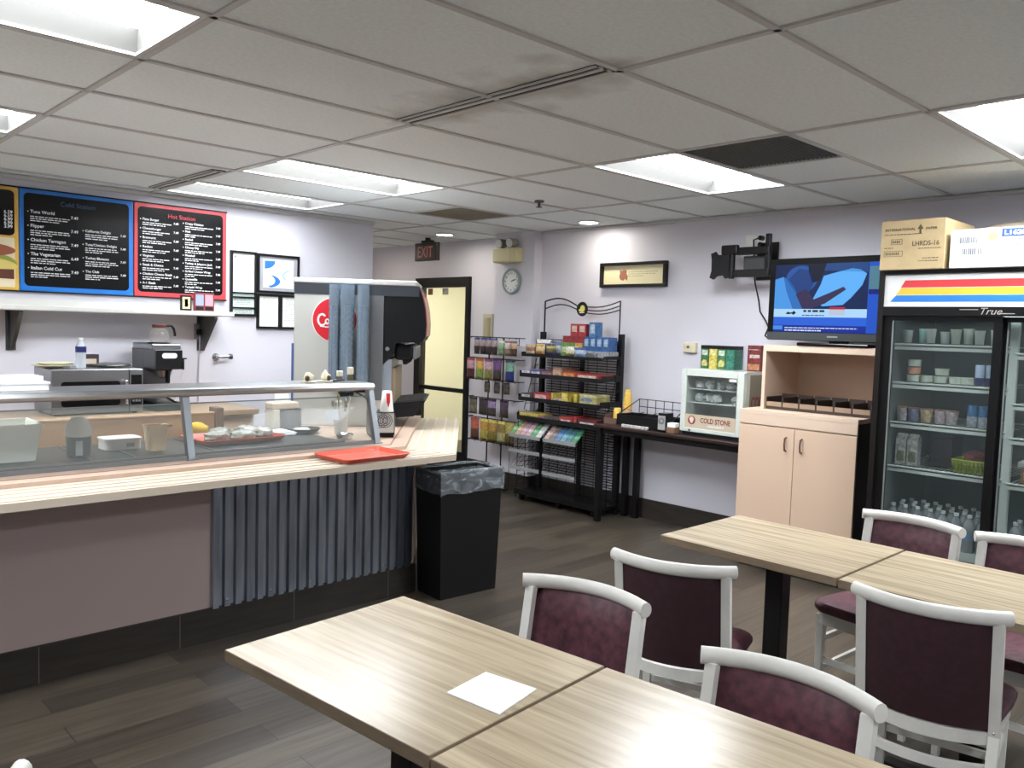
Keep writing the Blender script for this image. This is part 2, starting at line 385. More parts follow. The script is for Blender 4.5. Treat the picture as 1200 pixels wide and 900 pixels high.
# grilles
def grille(x0, y0, m, label):
    t = thing('ceiling_vent', label, 'vent', (x0+.305, y0+.305, HC)); o = (x0+.305, y0+.305, HC)
    b = B(o); b.box(x0+.012, x0+.598, y0+.012, y0+.598, HC+.02, HC+.026); b.build('backing', M(m.name+'_back', (58, 57, 54), .8), t)
    b = B(o)
    for k in range(24): b.box(x0+.02+k*.024, x0+.026+k*.024, y0+.012, y0+.598, HC+.001, HC+.02)
    for k in range(24): b.box(x0+.012, x0+.598, y0+.02+k*.024, y0+.026+k*.024, HC+.001, HC+.02)
    b.build('grille', m, t)
grille(3.557, 1.921, M('dark_grille', (92, 92, 88), .6), 'dark grey square ceiling grille beside the fluorescent light')
grille(4.167, 4.971, M('tan_grille', (140, 131, 112), .6), 'brownish square ceiling grille near the exit sign')
def slot(x, y0, y1, label):
    t = thing('slot_diffuser', label, 'vent', (x, (y0+y1)/2, HC), 0, 'slot air diffusers in the ceiling'); o = (x, (y0+y1)/2, HC)
    b = B(o)
    for a, c in ((-.045, -.036), (-.016, .006), (.03, .045)): b.box(x+a, x+c, y0, y1, HC-.007, HC)
    b.box(x-.045, x+.045, y0, y0+.01, HC-.007, HC); b.box(x-.045, x+.045, y1-.01, y1, HC-.007, HC); b.build('frame', tbar_m, t)
    b = B(o); b.box(x-.044, x+.044, y0+.002, y1-.002, HC-.002, HC+.003); b.build('slot', M('slot_dark', (14, 14, 14), .8), t)
slot(2.28, 1.935, 3.13, 'slot air diffuser with soot marks in mid-ceiling'); slot(2.27, 5.06, 6.12, 'slot air diffuser above the hot menu board')
def downlight(x, y, label):
    t = thing('downlight', label, 'ceiling light', (x, y, HC), 0, 'round ceiling downlights')
    b = B((x, y, HC)); b.lathe([(.075, .0), (.105, 0), (.105, -.008), (.09, -.012), (.075, -.006)], (x, y, HC)); b.build('trim_ring', white_p, t, True)
    b = B((x, y, HC)); b.cyl((x, y, HC-.003), (x, y, HC-.007), .08, n=28); b.build('lens', M('downlight_lens', (255, 249, 236), .4, emit=80.), t)
downlight(5.40, 4.72, 'round downlight above the framed picture'); downlight(5.32, 6.58, 'round downlight beside the exit sign')
t = thing('sprinkler_head', 'small dark sprinkler head under the ceiling', 'sprinkler', (4.33, 4.27, HC))
b = B((4.33, 4.27, HC)); b.cyl((4.33, 4.27, HC+.005), (4.33, 4.27, HC-.008), .035); b.cyl((4.33, 4.27, HC-.008), (4.33, 4.27, HC-.04), .01); b.build('body', darksteel, t, True)
b = B((4.33, 4.27, HC)); b.cyl((4.33, 4.27, HC-.04), (4.33, 4.27, HC-.045), .022); b.build('deflector', darksteel, t)
# baseboards
b = B(); b.box(W-.012, W, YMIN, 5.565, 0, .17); b.box(5.588, 5.6, 5.565, 6.11, 0, .17); b.box(5.6, W, 5.553, 5.565, 0, .17); b.box(5.838, 5.85, 6.11, 6.75, 0, .17)
struct(b.build('baseboard_back', base_m), 'dark tile baseboard')
b = B(); b.box(XMIN, 4.32, YL-.012, YL, 0, .12); struct(b.build('baseboard_left', base_m), 'dark tile baseboard behind the counter')
# door
d = B(); Y0, Y1, Z1, x0, x1 = 6.75, 7.70, 2.14, 5.81, 5.90
d.box(x0, x1, Y0, Y0+.055, 0, Z1); d.box(x0, x1, Y1-.1, Y1, 0, Z1); d.box(x0, x1, Y0+.055, Y1-.1, 2.03, Z1)
door_root = d.build('door_1', M('door_black', (20, 20, 20), .4)); struct(door_root, 'black framed glass door beyond the drinks machine')
d = B(); d.box(5.83, 5.88, Y0+.055, Y1-.1, .87, .915); d.box(5.83, 5.88, Y0+.055, Y1-.1, 0, .22); d.build('door_rail', MATS['door_black'], door_root)
d = B(); d.box(5.85, 5.856, Y0+.055, Y1-.1, .22, 2.03); d.build('door_glass', glassy('door_pane', (235, 235, 215), .97), door_root)
d = B(); d.box(5.842, 5.848, 7.42, 7.50, 1.95, 2.02); d.build('brown_sticker', M('sticker_brown', (110, 78, 40), .5), door_root)
d = B(); d.box(5.842, 5.848, 7.14, 7.24, 1.95, 2.02); d.build('grey_sticker', M('sticker_grey', (150, 152, 140), .5), door_root)

# ------------------------------------------------------------------ menu boards on the left wall
mblack = M('menu_black', (24, 24, 28), .22); mwhite = M('menu_white', (235, 235, 235), .4)
def menu(x0, x1, col, name, label, title=None, tcol=None, colsets=None):
    z0, z1, yf = 1.755, 2.445, YL-.022; o = ((x0+x1)/2, YL, (z0+z1)/2)
    t = thing('menu_board', label, 'menu board', o, 0, 'menu boards above the shelf')
    b = B(o); b.box(x0+.003, x1-.003, yf, YL, z0, z1, .004); b.build('board', M(name, col, .3), t)
    b = B(o); e = .004; b.box(x0, x1, yf-.004, YL, z1-.002, z1+.008); b.build('edge_rail', black, t)
    b = B(o); b.box(x0, x1, yf-.004, YL, z0-.008, z0+.002); b.build('edge_rail', black, t)
    return t, o, yf
def rows_of(b, x0, x1, z, n, w=1., h=.0055):
    for k in range(n):
        x = x0; end = x0+(x1-x0)*(w if k < n-1 else random.uniform(.35, .8))
        while x < end-.01:
            l = min(random.uniform(.012, .045), end-x); b.box(x, x+l, b.yy-.0008, b.yy, z-k*.0145, z-k*.0145+h); x += l+.006
def column(b, xs, xe, items, z0, z1, size, desc):
    for k, (nm, pr) in enumerate(items):
        z = z0-(z0-z1)*k/max(1, len(items)-1)
        b.text(nm, size, (xs, b.yy, z), YU, YV, 'LEFT', bold=size*.012)
        b.cyl((xs-.014, b.yy-.0008, z+size*.3), (xs-.014, b.yy, z+size*.3), .004, n=8)
        b.text(pr, size*.92, (xe, b.yy, z-size*.55), YU, YV, 'RIGHT', bold=size*.012)
        rows_of(b, xs, xe-.055, z-size*.85, desc)
t, o, yf = menu(1.464, 2.205, (35, 118, 205), 'menu_blue', 'blue bordered black menu board, middle one, headed Cold Station')
b = B(o); b.sheet(rrect(1.492, 2.172, 1.79, 2.418, .03), (0, yf, 0), YU, YV, .002); b.build('panel', mblack, t)
b = B(o); b.yy = yf-.0025; b.text('Cold Station', .045, (1.83, b.yy, 2.35), YU, YV); b.build('title_lettering', M('menu_title_blue', (52, 82, 120), .4), t)
b = B(o); b.yy = yf-.0025
column(b, 1.53, 1.83, [('Tuna World', '7.49'), ('Flipper', '7.49'), ('Chicken Tarragon', '7.49'), ('The Vegetarian', '6.49'), ('Italian Cold Cut', '7.49')], 2.285, 1.905, .030, 3)
column(b, 1.875, 2.15, [('California Delight', '7.49'), ('Tuna/Chicken Delight', '7.49'), ('Turkey Blossom', '7.49'), ('The Club', '7.49')], 2.19, 1.905, .024, 3)
b.build('lettering', mwhite, t)
t, o, yf = menu(2.207, 2.92, (205, 70, 76), 'menu_red', 'red bordered black menu board on the right, headed Hot Station')
b = B(o); b.sheet(rrect(2.236, 2.886, 1.79, 2.418, .03), (0, yf, 0), YU, YV, .002); b.build('panel', mblack, t)
b = B(o); b.yy = yf-.0025; b.text('Hot Station', .045, (2.56, b.yy, 2.352), YU, YV); b.build('title_lettering', M('menu_title_red', (190, 50, 62), .4), t)
b = B(o); b.yy = yf-.0025
column(b, 2.268, 2.535, [('Pizza Burger', '7.49'), ('Cheeseburger', '7.49'), ('Bratwurst', '7.49'), ('Reuben', '7.49'), ('Virginian', '7.49'), ('Steak & Cheese', '7.49'), ('Chicken Cheese Steak', '7.49'), ('A-1 Steak', '7.49')], 2.32, 1.85, .024, 2)
column(b, 2.585, 2.865, [('Crispy Chicken', '7.49'), ('Melt', '7.49'), ('Rachel', '7.49'), ('Cheesy Dip', '7.49'), ('Meatball', '7.49'), ('Turkey & Jalapeno Jack', '7.49'), ('Grilled Cheese Wrap', '7.49'), ('Quesadilla', '7.49'), ('Teriyaki Wrap', '7.49')], 2.32, 1.835, .023, 2)
b.build('lettering', mwhite, t)
t, o, yf = menu(.73, 1.462, (222, 178, 82), 'menu_yellow', 'yellow bordered menu board at the left edge with a sandwich photo')
b = B(o); b.sheet(rrect(.76, 1.436, 2.12, 2.42, .03), (0, yf, 0), YU, YV, .002); b.build('panel', mblack, t)
b = B(o); b.yy = yf-.0025
for k, p in enumerate(['6.59', '6.59', '6.99', '6.99', '3.99']): b.text(p, .03, (1.425, b.yy, 2.265-k*.024), YU, YV, 'RIGHT', bold=.0006)
rows_of(b, 1.2, 1.42, 2.335, 1); b.build('lettering', mwhite, t)
b = B(o); b.sheet([(.76, 1.775), (1.436, 1.775), (1.436, 2.105), (.76, 2.105)], (0, yf, 0), YU, YV, .002)
b.mi = 1; b.sheet(arc(1.25, 1.93, .20, 0, 2*PI, 26, .075), (0, yf-.002, 0), YU, YV, .001)
b.mi = 2; b.sheet(arc(1.27, 1.915, .18, 0, 2*PI, 26, .05), (0, yf-.003, 0), YU, YV, .001)
b.mi = 3; b.sheet(arc(1.24, 2.02, .20, 0, 2*PI, 26, .045), (0, yf-.003, 0), YU, YV, .001)
b.mi = 4; b.sheet([(.8, 1.84), (1.43, 1.83), (1.43, 1.895), (.8, 1.875)], (0, yf-.004, 0), YU, YV, .001)
b.build('sandwich_photo', [M('print_cream', (228, 214, 180), .4), M('print_lettuce', (140, 150, 60), .4), M('print_egg', (214, 196, 110), .4), M('print_bacon', (150, 82, 60), .4), M('print_board', (96, 50, 34), .4)], t)

# wall shelf
shelf_m = M('shelf_laminate', (214, 213, 207), .35)
t = thing('wall_shelf', 'long pale wall shelf under the menu boards', 'shelf', (1.2, 6.23, 1.64))
b = B((1.2, 6.23, 1.64)); b.box(-.6, 2.86, 6.08, YL, 1.622, 1.658, .008); b.build('board', shelf_m, t)
b = B((1.2, 6.23, 1.64)); b.box(-.6, 2.86, 6.34, YL, 1.658, 1.70); b.build('back_lip', shelf_m, t)
for x in (.1, 1.41, 2.72):
    b = B((1.2, 6.23, 1.64)); prof = [(YL, 1.62), (6.10, 1.62), (6.10, 1.60), (6.33, 1.36), (YL, 1.36)]
    v = [(x-.012, y, z) for y, z in prof]+[(x+.012, y, z) for y, z in prof]; n = 5
    b._take(v, [tuple(range(n)), tuple(range(n, 2*n))[::-1]]+[(i, (i+1) % n, n+(i+1) % n, n+i) for i in range(n)])
    b.box(x-.03, x+.03, 6.372, YL, 1.35, 1.62); b.build('bracket', darksteel, t)
def photo_frame(x0, x1, z0, z1, y, m, inner, label, cells):
    o = ((x0+x1)/2, y, z0); t = thing('photo_frame', label, 'photo frame', o)
    b = B(o); b.box(x0, x1, y, y+.018, z0, z1, .004); b.build('frame', m, t)
    for (a0, a1, c0, c1, col) in cells:
        b = B(o); b.box(x0+(x1-x0)*a0, x0+(x1-x0)*a1, y-.002, y+.001, z0+(z1-z0)*c0, z0+(z1-z0)*c1); b.build('photo', col, t)
ph1 = M('photo_gold', (205, 190, 150), .4); ph2 = M('photo_blue', (150, 160, 190), .4); ph3 = M('photo_pink', (210, 150, 160), .4); ph4 = M('photo_dark', (40, 36, 36), .4)
photo_frame(2.49, 2.575, 1.659, 1.775, 6.20, black, ph1, 'small black photo frame standing on the shelf end', [(.15, .85, .12, .88, ph1), (.35, .65, .25, .75, ph4)])
photo_frame(2.60, 2.76, 1.659, 1.80, 6.22, M('frame_red', (122, 40, 44), .45), ph2, 'red double photo frame standing at the right end of the shelf', [(.08, .46, .3, .9, ph2), (.54, .92, .3, .9, ph3), (.08, .46, .06, .24, ph4), (.54, .92, .06, .24, ph4)])
# certificates
paper = M('paper_white', (236, 238, 236), .5); paper2 = M('paper_mint', (206, 222, 216), .5); mat_grey = M('mat_grey', (160, 160, 166), .7); inkm = M('print_ink', (120, 128, 130), .6); cblue = M('cert_blue', (40, 110, 190), .5); cpale = M('cert_pale', (150, 190, 210), .5)
def cert(x0, x1, z0, z1, label, rails=()):
    o = ((x0+x1)/2, YL, (z0+z1)/2); t = thing('certificate_frame', label, 'framed certificate', o, 0, 'framed certificates beside the menu')
    b = B(o); f = .018; yf = YL-.025
    b.box(x0, x1, yf, YL, z1-f, z1); b.box(x0, x1, yf, YL, z0, z0+f); b.box(x0, x0+f, yf, YL, z0+f, z1-f); b.box(x1-f, x1, yf, YL, z0+f, z1-f)
    for k in rails: b.box(x0+f, x1-f, yf, YL, k-.006, k+.006)
    b.build('frame', black, t); return t, o
def printed(b, x0, x1, z0, z1, n, y=YL-.0125):
    for k in range(n):
        z = z1-(z1-z0)*(k+.5)/n; x = x0+random.uniform(0, .02)
        while x < x1-.02:
            l = random.uniform(.01, .035); b.box(x, min(x+l, x1), y-.0006, y, z, z+.0035); x += l+.006
t, o = cert(2.955, 3.178, 1.632, 2.157, 'tall black certificate frame with three papers beside the red menu board', (1.82, 1.785, 1.70))
b = B(o); b.box(2.97, 3.163, YL-.012, YL-.004, 1.86, 2.142); b.build('top_paper', paper, t)
b = B(o); b.box(2.97, 3.163, YL-.012, YL-.004, 1.645, 1.86); b.build('lower_paper', paper2, t)
b = B(o); printed(b, 2.985, 3.15, 1.83, 1.9, 3); printed(b, 2.985, 3.15, 1.72, 1.775, 4); printed(b, 2.985, 3.15, 1.65, 1.69, 3); b.box(2.988, 3.004, YL-.0128, YL-.012, 2.10, 2.118); b.build('print', inkm, t)
t, o = cert(3.185, 3.567, 1.832, 2.152, 'black framed certificate with blue swooshes beside the drinks machine')
b = B(o); b.box(3.20, 3.552, YL-.012, YL-.004, 1.847, 2.137); b.build('mat', mat_grey, t)
b = B(o); b.box(3.238, 3.515, YL-.014, YL-.011, 1.875, 2.11); b.build('certificate', paper, t)
b = B(o); b.sheet([(3.25, 2.03), (3.25, 2.098), (3.345, 2.098)]+arc(3.25, 2.098, .095, 0, -PI/2, 8, .068)[1:], (0, YL-.0145, 0), YU, YV, .001)
b.sheet(arc(3.27, 1.93, .12, -1.3, 1.1, 14, .055)+arc(3.26, 1.935, .085, 1.1, -1.3, 14, .048), (0, YL-.0145, 0), YU, YV, .001); b.build('blue_swoosh', cblue, t)
b = B(o); b.sheet(arc(3.5, 1.98, .09, 1.9, 3.9, 12, .05)+arc(3.5, 1.98, .075, 3.9, 1.9, 12, .04), (0, YL-.0145, 0), YU, YV, .001); b.build('pale_swoosh', cpale, t)
b = B(o); printed(b, 3.33, 3.42, 2.05, 2.07, 2, YL-.0145); printed(b, 3.25, 3.32, 1.89, 1.905, 2, YL-.0145); b.build('print', inkm, t)
t, o = cert(3.185, 3.60, 1.535, 1.822, 'black double frame of two printed pages partly behind the drinks machine')
b = B(o); b.box(3.375, 3.41, YL-.025, YL, 1.553, 1.804); b.build('divider', black, t)
for a, c in ((3.203, 3.375), (3.41, 3.582)):
    b = B(o); b.box(a, c, YL-.012, YL-.004, 1.553, 1.804); pg = b.build('page', paper, t)
    b = B(o); printed(b, a+.02, c-.02, 1.58, 1.79, 12); b.build('print', M('faint_ink', (170, 178, 176), .6), pg).parent = t
# outlet and valve under the shelf
t = thing('wall_outlet', 'steel outlet box with plug under the shelf', 'outlet', (2.70, YL, 1.50))
b = B((2.70, YL, 1.50)); b.box(2.665, 2.735, YL-.012, YL, 1.44, 1.56, .003); b.build('plate', M('outlet_steel', (150, 150, 152), .4, .6), t)
b = B((2.70, YL, 1.50)); b.box(2.68, 2.725, YL-.05, YL-.012, 1.475, 1.52, .008); b.build('plug', black, t)
b = B((2.70, YL, 1.50)); b.tube([(2.70, YL-.03, 1.475), (2.705, YL-.02, 1.40), (2.70, YL-.012, 1.2), (2.70, YL-.012, .95)], .005); b.build('cord', M('cord_grey', (190, 188, 192), .5), t, True)
t = thing('wall_valve', 'small chrome valve on the wall right of the shelf bracket', 'valve', (2.87, YL, 1.30))
b = B((2.87, YL, 1.30)); b.cyl((2.84, YL, 1.30), (2.84, YL-.07, 1.30), .014); b.cyl((2.84, YL-.06, 1.30), (2.93, YL-.06, 1.305), .013); b.cyl((2.84, YL-.002, 1.30), (2.84, YL-.01, 1.30), .03); b.build('body', chrome, t, True)
b = B((2.87, YL, 1.30)); b.cyl((2.93, YL-.06, 1.305), (2.95, YL-.06, 1.305), .022); b.build('knob', darksteel, t, True)

# ------------------------------------------------------------------ back counter under the shelf
tan_m = M('tan_laminate', (206, 178, 152), .45); mauve_m = M('mauve_paint', (178, 160, 154), .55)
t = thing('back_counter', 'tan counter along the menu wall behind the serving counter', 'counter', (1.2, 6.07, 0))
b = B((1.2, 6.07, 0)); b.box(-.8, 2.9, 5.74, YL-.002, .90, .94, .006); b.build('worktop', M('counter_brown', (170, 142, 112), .4), t)
b = B((1.2, 6.07, 0)); b.box(-.78, 2.88, 5.80, YL-.002, .08, .90); b.build('cabinet', tan_m, t)
b = B((1.2, 6.07, 0)); b.box(-.78, 2.88, 5.86, YL-.02, 0, .08); b.build('plinth', base_m, t)
for k in range(6):
    x = -.76+k*.605; b = B((1.2, 6.07, 0)); b.box(x, x+.59, 5.782, 5.80, .12, .86, .004); dr = b.build('door', tan_m, t)
# microwave
o = (1.805, 6.05, .94); t = thing('microwave', 'stainless microwave oven on the back counter left of the coffee maker', 'microwave', o)
x0, x1, y0, y1, z0, z1 = 1.52, 2.09, 5.85, 6.26, .952, 1.247
b = B(o); b.box(x0, x1, y0+.012, y1, z0, z1, .006); b.build('body', steel, t)
b = B(o); b.box(x0, 1.995, y0-.004, y0+.012, z0+.004, z1-.004, .003); dr = b.build('door', steel, t)
b = B(o); b.sheet(rrect(1.575, 1.94, 1.00, 1.165, .02), (0, y0-.004, 0), YU, YV, .002); b.build('window', M('oven_window', (20, 20, 22), .2), dr)
b = B(o); b.box(1.957, 1.982, y0-.045, y0-.03, 1.01, 1.17, .005); b.box(1.962, 1.977, y0-.03, y0-.004, 1.03, 1.045); b.box(1.962, 1.977, y0-.03, y0-.004, 1.135, 1.15); b.build('handle', chrome, dr)
b = B(o); b.box(2.0, 2.09, y0-.004, y0+.012, z0+.004, z1-.004, .003); pn = b.build('control_panel', steel, t)
b = B(o); b.box(2.01, 2.08, y0-.007, y0-.003, 1.00, 1.205); b.build('keypad', M('keypad_black', (18, 18, 20), .3), pn)
b = B(o)
for i in range(3):
    for j in range(4): b.box(2.018+i*.02, 2.033+i*.02, y0-.009, y0-.006, 1.02+j*.028, 1.036+j*.028)
b.build('keys', M('keypad_keys', (90, 92, 94), .4), pn)
b = B(o)
for x in (1.56, 2.05):
    for y in (5.89, 6.2): b.cyl((x, y, .94), (x, y, .953), .014)
b.build('foot', black, t)
# on the microwave
plate_m = M('plate_cream', (226, 221, 196), .35)
for k, (cx, r, l) in enumerate(((1.58, .125, 'cream dinner plate lowest on the microwave, under the other plate'), (1.60, .115, 'cream plate on top of the pair of plates on the microwave'))):
    z = 1.248+k*.014; b = B((cx, 6.06, z)); b.lathe([(0, .002), (.06, .002), (r*.72, .006), (r, .018), (r, .021), (r*.7, .011), (0, .007)], (cx, 6.06, z)); tag(b.build('plate', plate_m, None, True), l, 'plate', 'plates on the microwave')
o = (1.727, 5.96, 1.248); t = thing('water_bottle', 'clear plastic water bottle with dark blue label on the microwave', 'bottle', o)
bot_m = glassy('bottle_plastic', (225, 232, 238), .6, .08)
b = B(o); b.lathe([(0, 0), (.03, 0), (.033, .006), (.031, .03), (.033, .045), (.031, .06), (.033, .10), (.033, .135), (.026, .16), (.013, .178), (.013, .19), (0, .19)], o); b.build('body', bot_m, t, True)
b = B(o); b.lathe([(.0338, .105), (.0338, .145), (.0325, .145), (.0325, .105)], o); b.build('label', M('navy', (28, 34, 92), .4), t, True)
b = B(o); b.lathe([(0, .19), (.014, .19), (.014, .203), (0, .203)], o); b.build('cap', white_p, t, True)
o = (1.83, 6.14, 1.248); b = B(o); b.obox((1.83, 6.14, 1.291), (.11, .07, .085), .1, .003); b.mi = 1; b.obox((1.825, 6.103, 1.285), (.09, .002, .035), .1)
tag(b.build('carton', [M('carton_dark', (48, 34, 40), .5), M('carton_label', (196, 180, 160), .5)], None), 'small dark carton behind the water bottle on the microwave', 'box')
o = (1.93, 6.02, 1.248); b = B(o); b.lump((1.95, 6.04, 1.262), (.24, .14, .04), 3, 14, .12); tag(b.build('foil_wrap', M('foil', (190, 190, 188), .25, .9), None, True, ), 'crumpled foil parcel right of the water bottle on the microwave', 'foil wrap')
# coffee maker
o = (2.275, 6.06, .94); t = thing('coffee_maker', 'black and steel coffee brewer right of the microwave', 'coffee maker', o)
b = B(o); b.box(2.18, 2.372, 5.86, 6.32, .94, 1.0, .006); b.build('base', M('brewer_black', (34, 34, 36), .35), t)
b = B(o); b.box(2.18, 2.372, 6.10, 6.32, 1.0, 1.375, .004); b.build('column', M('brewer_grey', (98, 98, 102), .4, .5), t)
b = B(o); b.box(2.18, 2.372, 5.87, 6.10, 1.235, 1.375, .006); hd = b.build('head', MATS['brewer_grey'], t)
b = B(o); b.box(2.184, 2.368, 5.862, 5.872, 1.24, 1.372); b.build('front_panel', MATS['brewer_black'], hd)
b = B(o); b.sheet(rrect(2.225, 2.33, 1.315, 1.352, .017), (0, 5.862, 0), YU, YV, .002); b.build('badge', white_p, hd)
b = B(o); b.box(2.17, 2.372, 5.90, 6.28, 1.375, 1.415, .006); tp = b.build('top_warmer', steel, t)
b = B(o); b.cyl((2.255, 6.0, 1.415), (2.255, 6.0, 1.423), .075); b.build('hot_plate', black, tp)
b = B(o); b.lathe([(.05, 1.235), (.062, 1.225), (.05, 1.18), (.02, 1.165), (0, 1.165)], (2.28, 5.98, 0)); b.build('brew_basket', chrome, t, True)
b = B(o); b.box(2.272, 2.29, 5.88, 5.93, 1.14, 1.225, .004); b.build('basket_handle', black, t)
b = B(o); b.cyl((2.372, 5.93, 1.29), (2.40, 5.93, 1.29), .011); b.cyl((2.40, 5.93, 1.305), (2.40, 5.93, 1.23), .009); b.box(2.385, 2.425, 5.925, 5.935, 1.305, 1.315); b.build('tap', black, t, True)
def carafe(o, label, collar):
    t = thing('coffee_carafe', label, 'coffee pot', o, 0, 'glass coffee pots')
    g = glassy('carafe_glass', (210, 205, 200), .86)
    b = B(o); b.lathe([(0, .001), (.055, .001), (.068, .02), (.072, .045), (.064, .075), (.045, .10), (.04, .112), (.043, .118)], o, 28); b.build('globe', g, t, True)
    b = B(o); b.lathe([(.041, .104), (.046, .106), (.046, .125), (.041, .127)], o, 28); b.build('collar', collar, t, True)
    b = B(o); x, y, z = o; b.tube([(x+.045, y, z+.118), (x+.085, y-.01, z+.122), (x+.10, y-.012, z+.10), (x+.108, y-.014, z+.06), (x+.106, y-.014, z+.045)], .009); b.build('handle', black, t, True)
carafe((2.255, 6.0, 1.424), 'glass coffee pot on the top warmer of the brewer', M('collar_brown', (92, 44, 36), .4))
carafe((2.28, 5.95, 1.0), 'glass coffee pot on the lower plate of the brewer, behind the sneeze guard', MATS['collar_brown'])

# ------------------------------------------------------------------ serving counter
U = Vector((.651, .759)); N = Vector((.759, -.651)); E1 = Vector((2.95, 3.49)); E2 = E1+U*1.78
def wing(s, d): p = E1+U*s-N*d; return (p.x, p.y)          # s along the angled end, d in from its edge
def meet(d):                                             # inner corner of an offset d from both edges
    k = (3.5+d-(E1.y+N.y*-d))/U.y; p = E1+U*k-N*d; return (p.x, p.y)
o = (1.2, 4.2, 0); t = thing('serving_counter', 'long serving counter with tray rail and corrugated steel front, angled at its right end', 'counter', o)
c25 = (2.97, 3.9); bw = [(-1.2, 3.9), c25, (c25[0]+U.x*1.5, c25[1]+U.y*1.5), (c25[0]+U.x*1.5-N.x*.72, c25[1]+U.y*1.5-N.y*.72), (2.45, 4.72), (-1.2, 4.72)]
b = B(o); b.prism(bw, .17, .852); b.build('base', mauve_m, t)
kick = [(-1.2, 3.888), (2.98, 3.888), (c25[0]+U.x*1.5+.012, c25[1]+U.y*1.5), (c25[0]+U.x*1.5-N.x*.7, c25[1]+U.y*1.5-N.y*.7), (2.45, 4.70), (-1.2, 4.70)]
b = B(o); b.prism(kick, 0, .17); b.build('tile_skirting', base_m, t)
b = B(o)
for x in (-.6, .05, .32, .95, 1.56, 2.17, 2.78): b.box(x, x+.003, 3.8862, 3.889, .004, .168)
b.build('skirting_joint', M('grout', (112, 106, 98), .8), t)
# corrugated sheet
b = B(o); b.sm = False; n = 21; x0, x1 = 1.717, 2.955; pts = []; pt = (x1-x0)/n
for k in range(n):
    xa = x0+k*pt
    for f, d in ((0, 0), (.12, .016), (.62, .016), (.74, 0), (.999, 0)): pts.append((xa+f*pt, 3.897-d))
pts.append((x1, 3.897))
zt, zb = .85, .165; m = len(pts)
v = [(x, y, zb) for x, y in pts]+[(x, y, zt) for x, y in pts]+[(x, y+.0025, zb) for x, y in pts]+[(x, y+.0025, zt) for x, y in pts]
f = []
for i in range(m-1): f += [(i, i+1, m+i+1, m+i), (2*m+i, 3*m+i, 3*m+i+1, 2*m+i+1), (i, 2*m+i, 2*m+i+1, i+1), (m+i, m+i+1, 3*m+i+1, 3*m+i)]
b._take(v, f); b.build('corrugated_panel', M('galvanised', (160, 168, 180), .28, 1., noise=.3, nscale=5, stretch=(3, 3, .5)), t)
b = B(o)
for k in range(1, n, 4): b.lathe([(0, .004), (.006, .002), (.007, 0)], (x0+(k+.37)*pt, 0, 0)) if False else b.sphere((x0+(k+.37)*pt, 3.881, .20), .006, (1, .6, 1), 8)
b.build('screw', chrome, t)
# slab and tray rail
lam = M('rail_laminate', (190, 176, 158), .38); lam2 = M('rail_rib', (208, 197, 180), .32); pink = M('counter_top_tan', (184, 160, 142), .4)
slab_p = [(-1.2, 3.5), (E1.x, 3.5), wing(1.78, 0), wing(1.78, .34), meet(.30), (-1.2, 3.80)]
b = B(o); b.prism(slab_p, .852, .886); b.build('tray_rail', lam, t)
b = B(o)
for d in (.022, .095, .168, .24):
    p = meet(d); q = meet(d+.014) ; e0 = wing(1.78, d); e1 = wing(1.78, d+.014)
    b.prism([(-1.2, 3.5+d), p, q, (-1.2, 3.5+d+.014)], .886, .891); b.prism([p, e0, e1, q], .886, .891)
b.build('tray_rib', lam2, t)
top_p = [(-1.2, 3.80), meet(.30), wing(1.78, .30), wing(1.78, 1.12), wing(.62, 1.12), (-1.2, 4.88)]
b = B(o); b.prism(top_p, .852, .905); b.build('countertop', pink, t)
b = B(o); p, q = meet(.385), meet(.393); b.prism([(-1.2, 3.885), p, q, (-1.2, 3.893)], .905, .9062); b.prism([p, wing(1.78, .385), wing(1.78, .393), q], .905, .9062)
b.build('joint_shade_line', M('joint_shade_brown', (120, 76, 58), .5), t)  # brown strip painted for the shadow in the countertop joint
b = B(o); b.box(-.9, 2.62, 4.12, 4.74, .9052, .909); wl = b.build('steel_deck', darksteel, t)
b = B(o)
for x in (-.5, .1, .7, 1.25, 1.45, 1.85): b.box(x, x+.012, 4.16, 4.70, .909, .915)
b.box(-.9, 2.62, 4.125, 4.14, .909, .917); b.build('well_rim', steel, wl)

# sneeze guard
o = (.95, 4.1, .905); t = thing('sneeze_guard', 'glass sneeze guard with a rounded steel top shelf on the serving counter', 'sneeze guard', o)
b = B(o); prof = [(4.03, 1.222), (4.022, 1.235), (4.03, 1.25), (4.045, 1.256), (4.36, 1.256), (4.36, 1.236), (4.06, 1.236), (4.05, 1.216), (4.038, 1.214)]
n = len(prof); v = [(-.9, y, z) for y, z in prof]+[(2.755, y, z) for y, z in prof]
b._take(v, [tuple(range(n)), tuple(range(n, 2*n))[::-1]]+[(i, (i+1) % n, n+(i+1) % n, n+i) for i in range(n)]); b.build('top_shelf', steel, t)
zb_, zt_ = .906, 1.222; yb, yt = 3.985, 4.068
alum = M('guard_aluminium', (140, 146, 150), .35, .8)
for x in (-.4, 1.655, 2.752):
    b = B(o)
    w = .017
    v = [(x-w, yb-.012, zb_), (x+w, yb-.012, zb_), (x+w, yb+.03, zb_), (x-w, yb+.03, zb_), (x-w, yt-.012, zt_), (x+w, yt-.012, zt_), (x+w, yt+.03, zt_), (x-w, yt+.03, zt_)]
    b._take(v, [(0, 3, 2, 1), (4, 5, 6, 7), (0, 1, 5, 4), (1, 2, 6, 5), (2, 3, 7, 6), (3, 0, 4, 7)]); b.box(x-.028, x+.028, yb-.02, yb+.04, .906, .911); ps = b.build('post', alum, t)
    b = B(o); b.tube([(x-.01, yt+.01, zt_-.06), (x-.06, yt+.16, zt_-.005), (x-.06, yt+.2, 1.236)], .006); b.build('shelf_brace', darksteel, ps, True)
gl = glassy('guard_glass', (205, 212, 208), .92, .05, .2, 1.18)
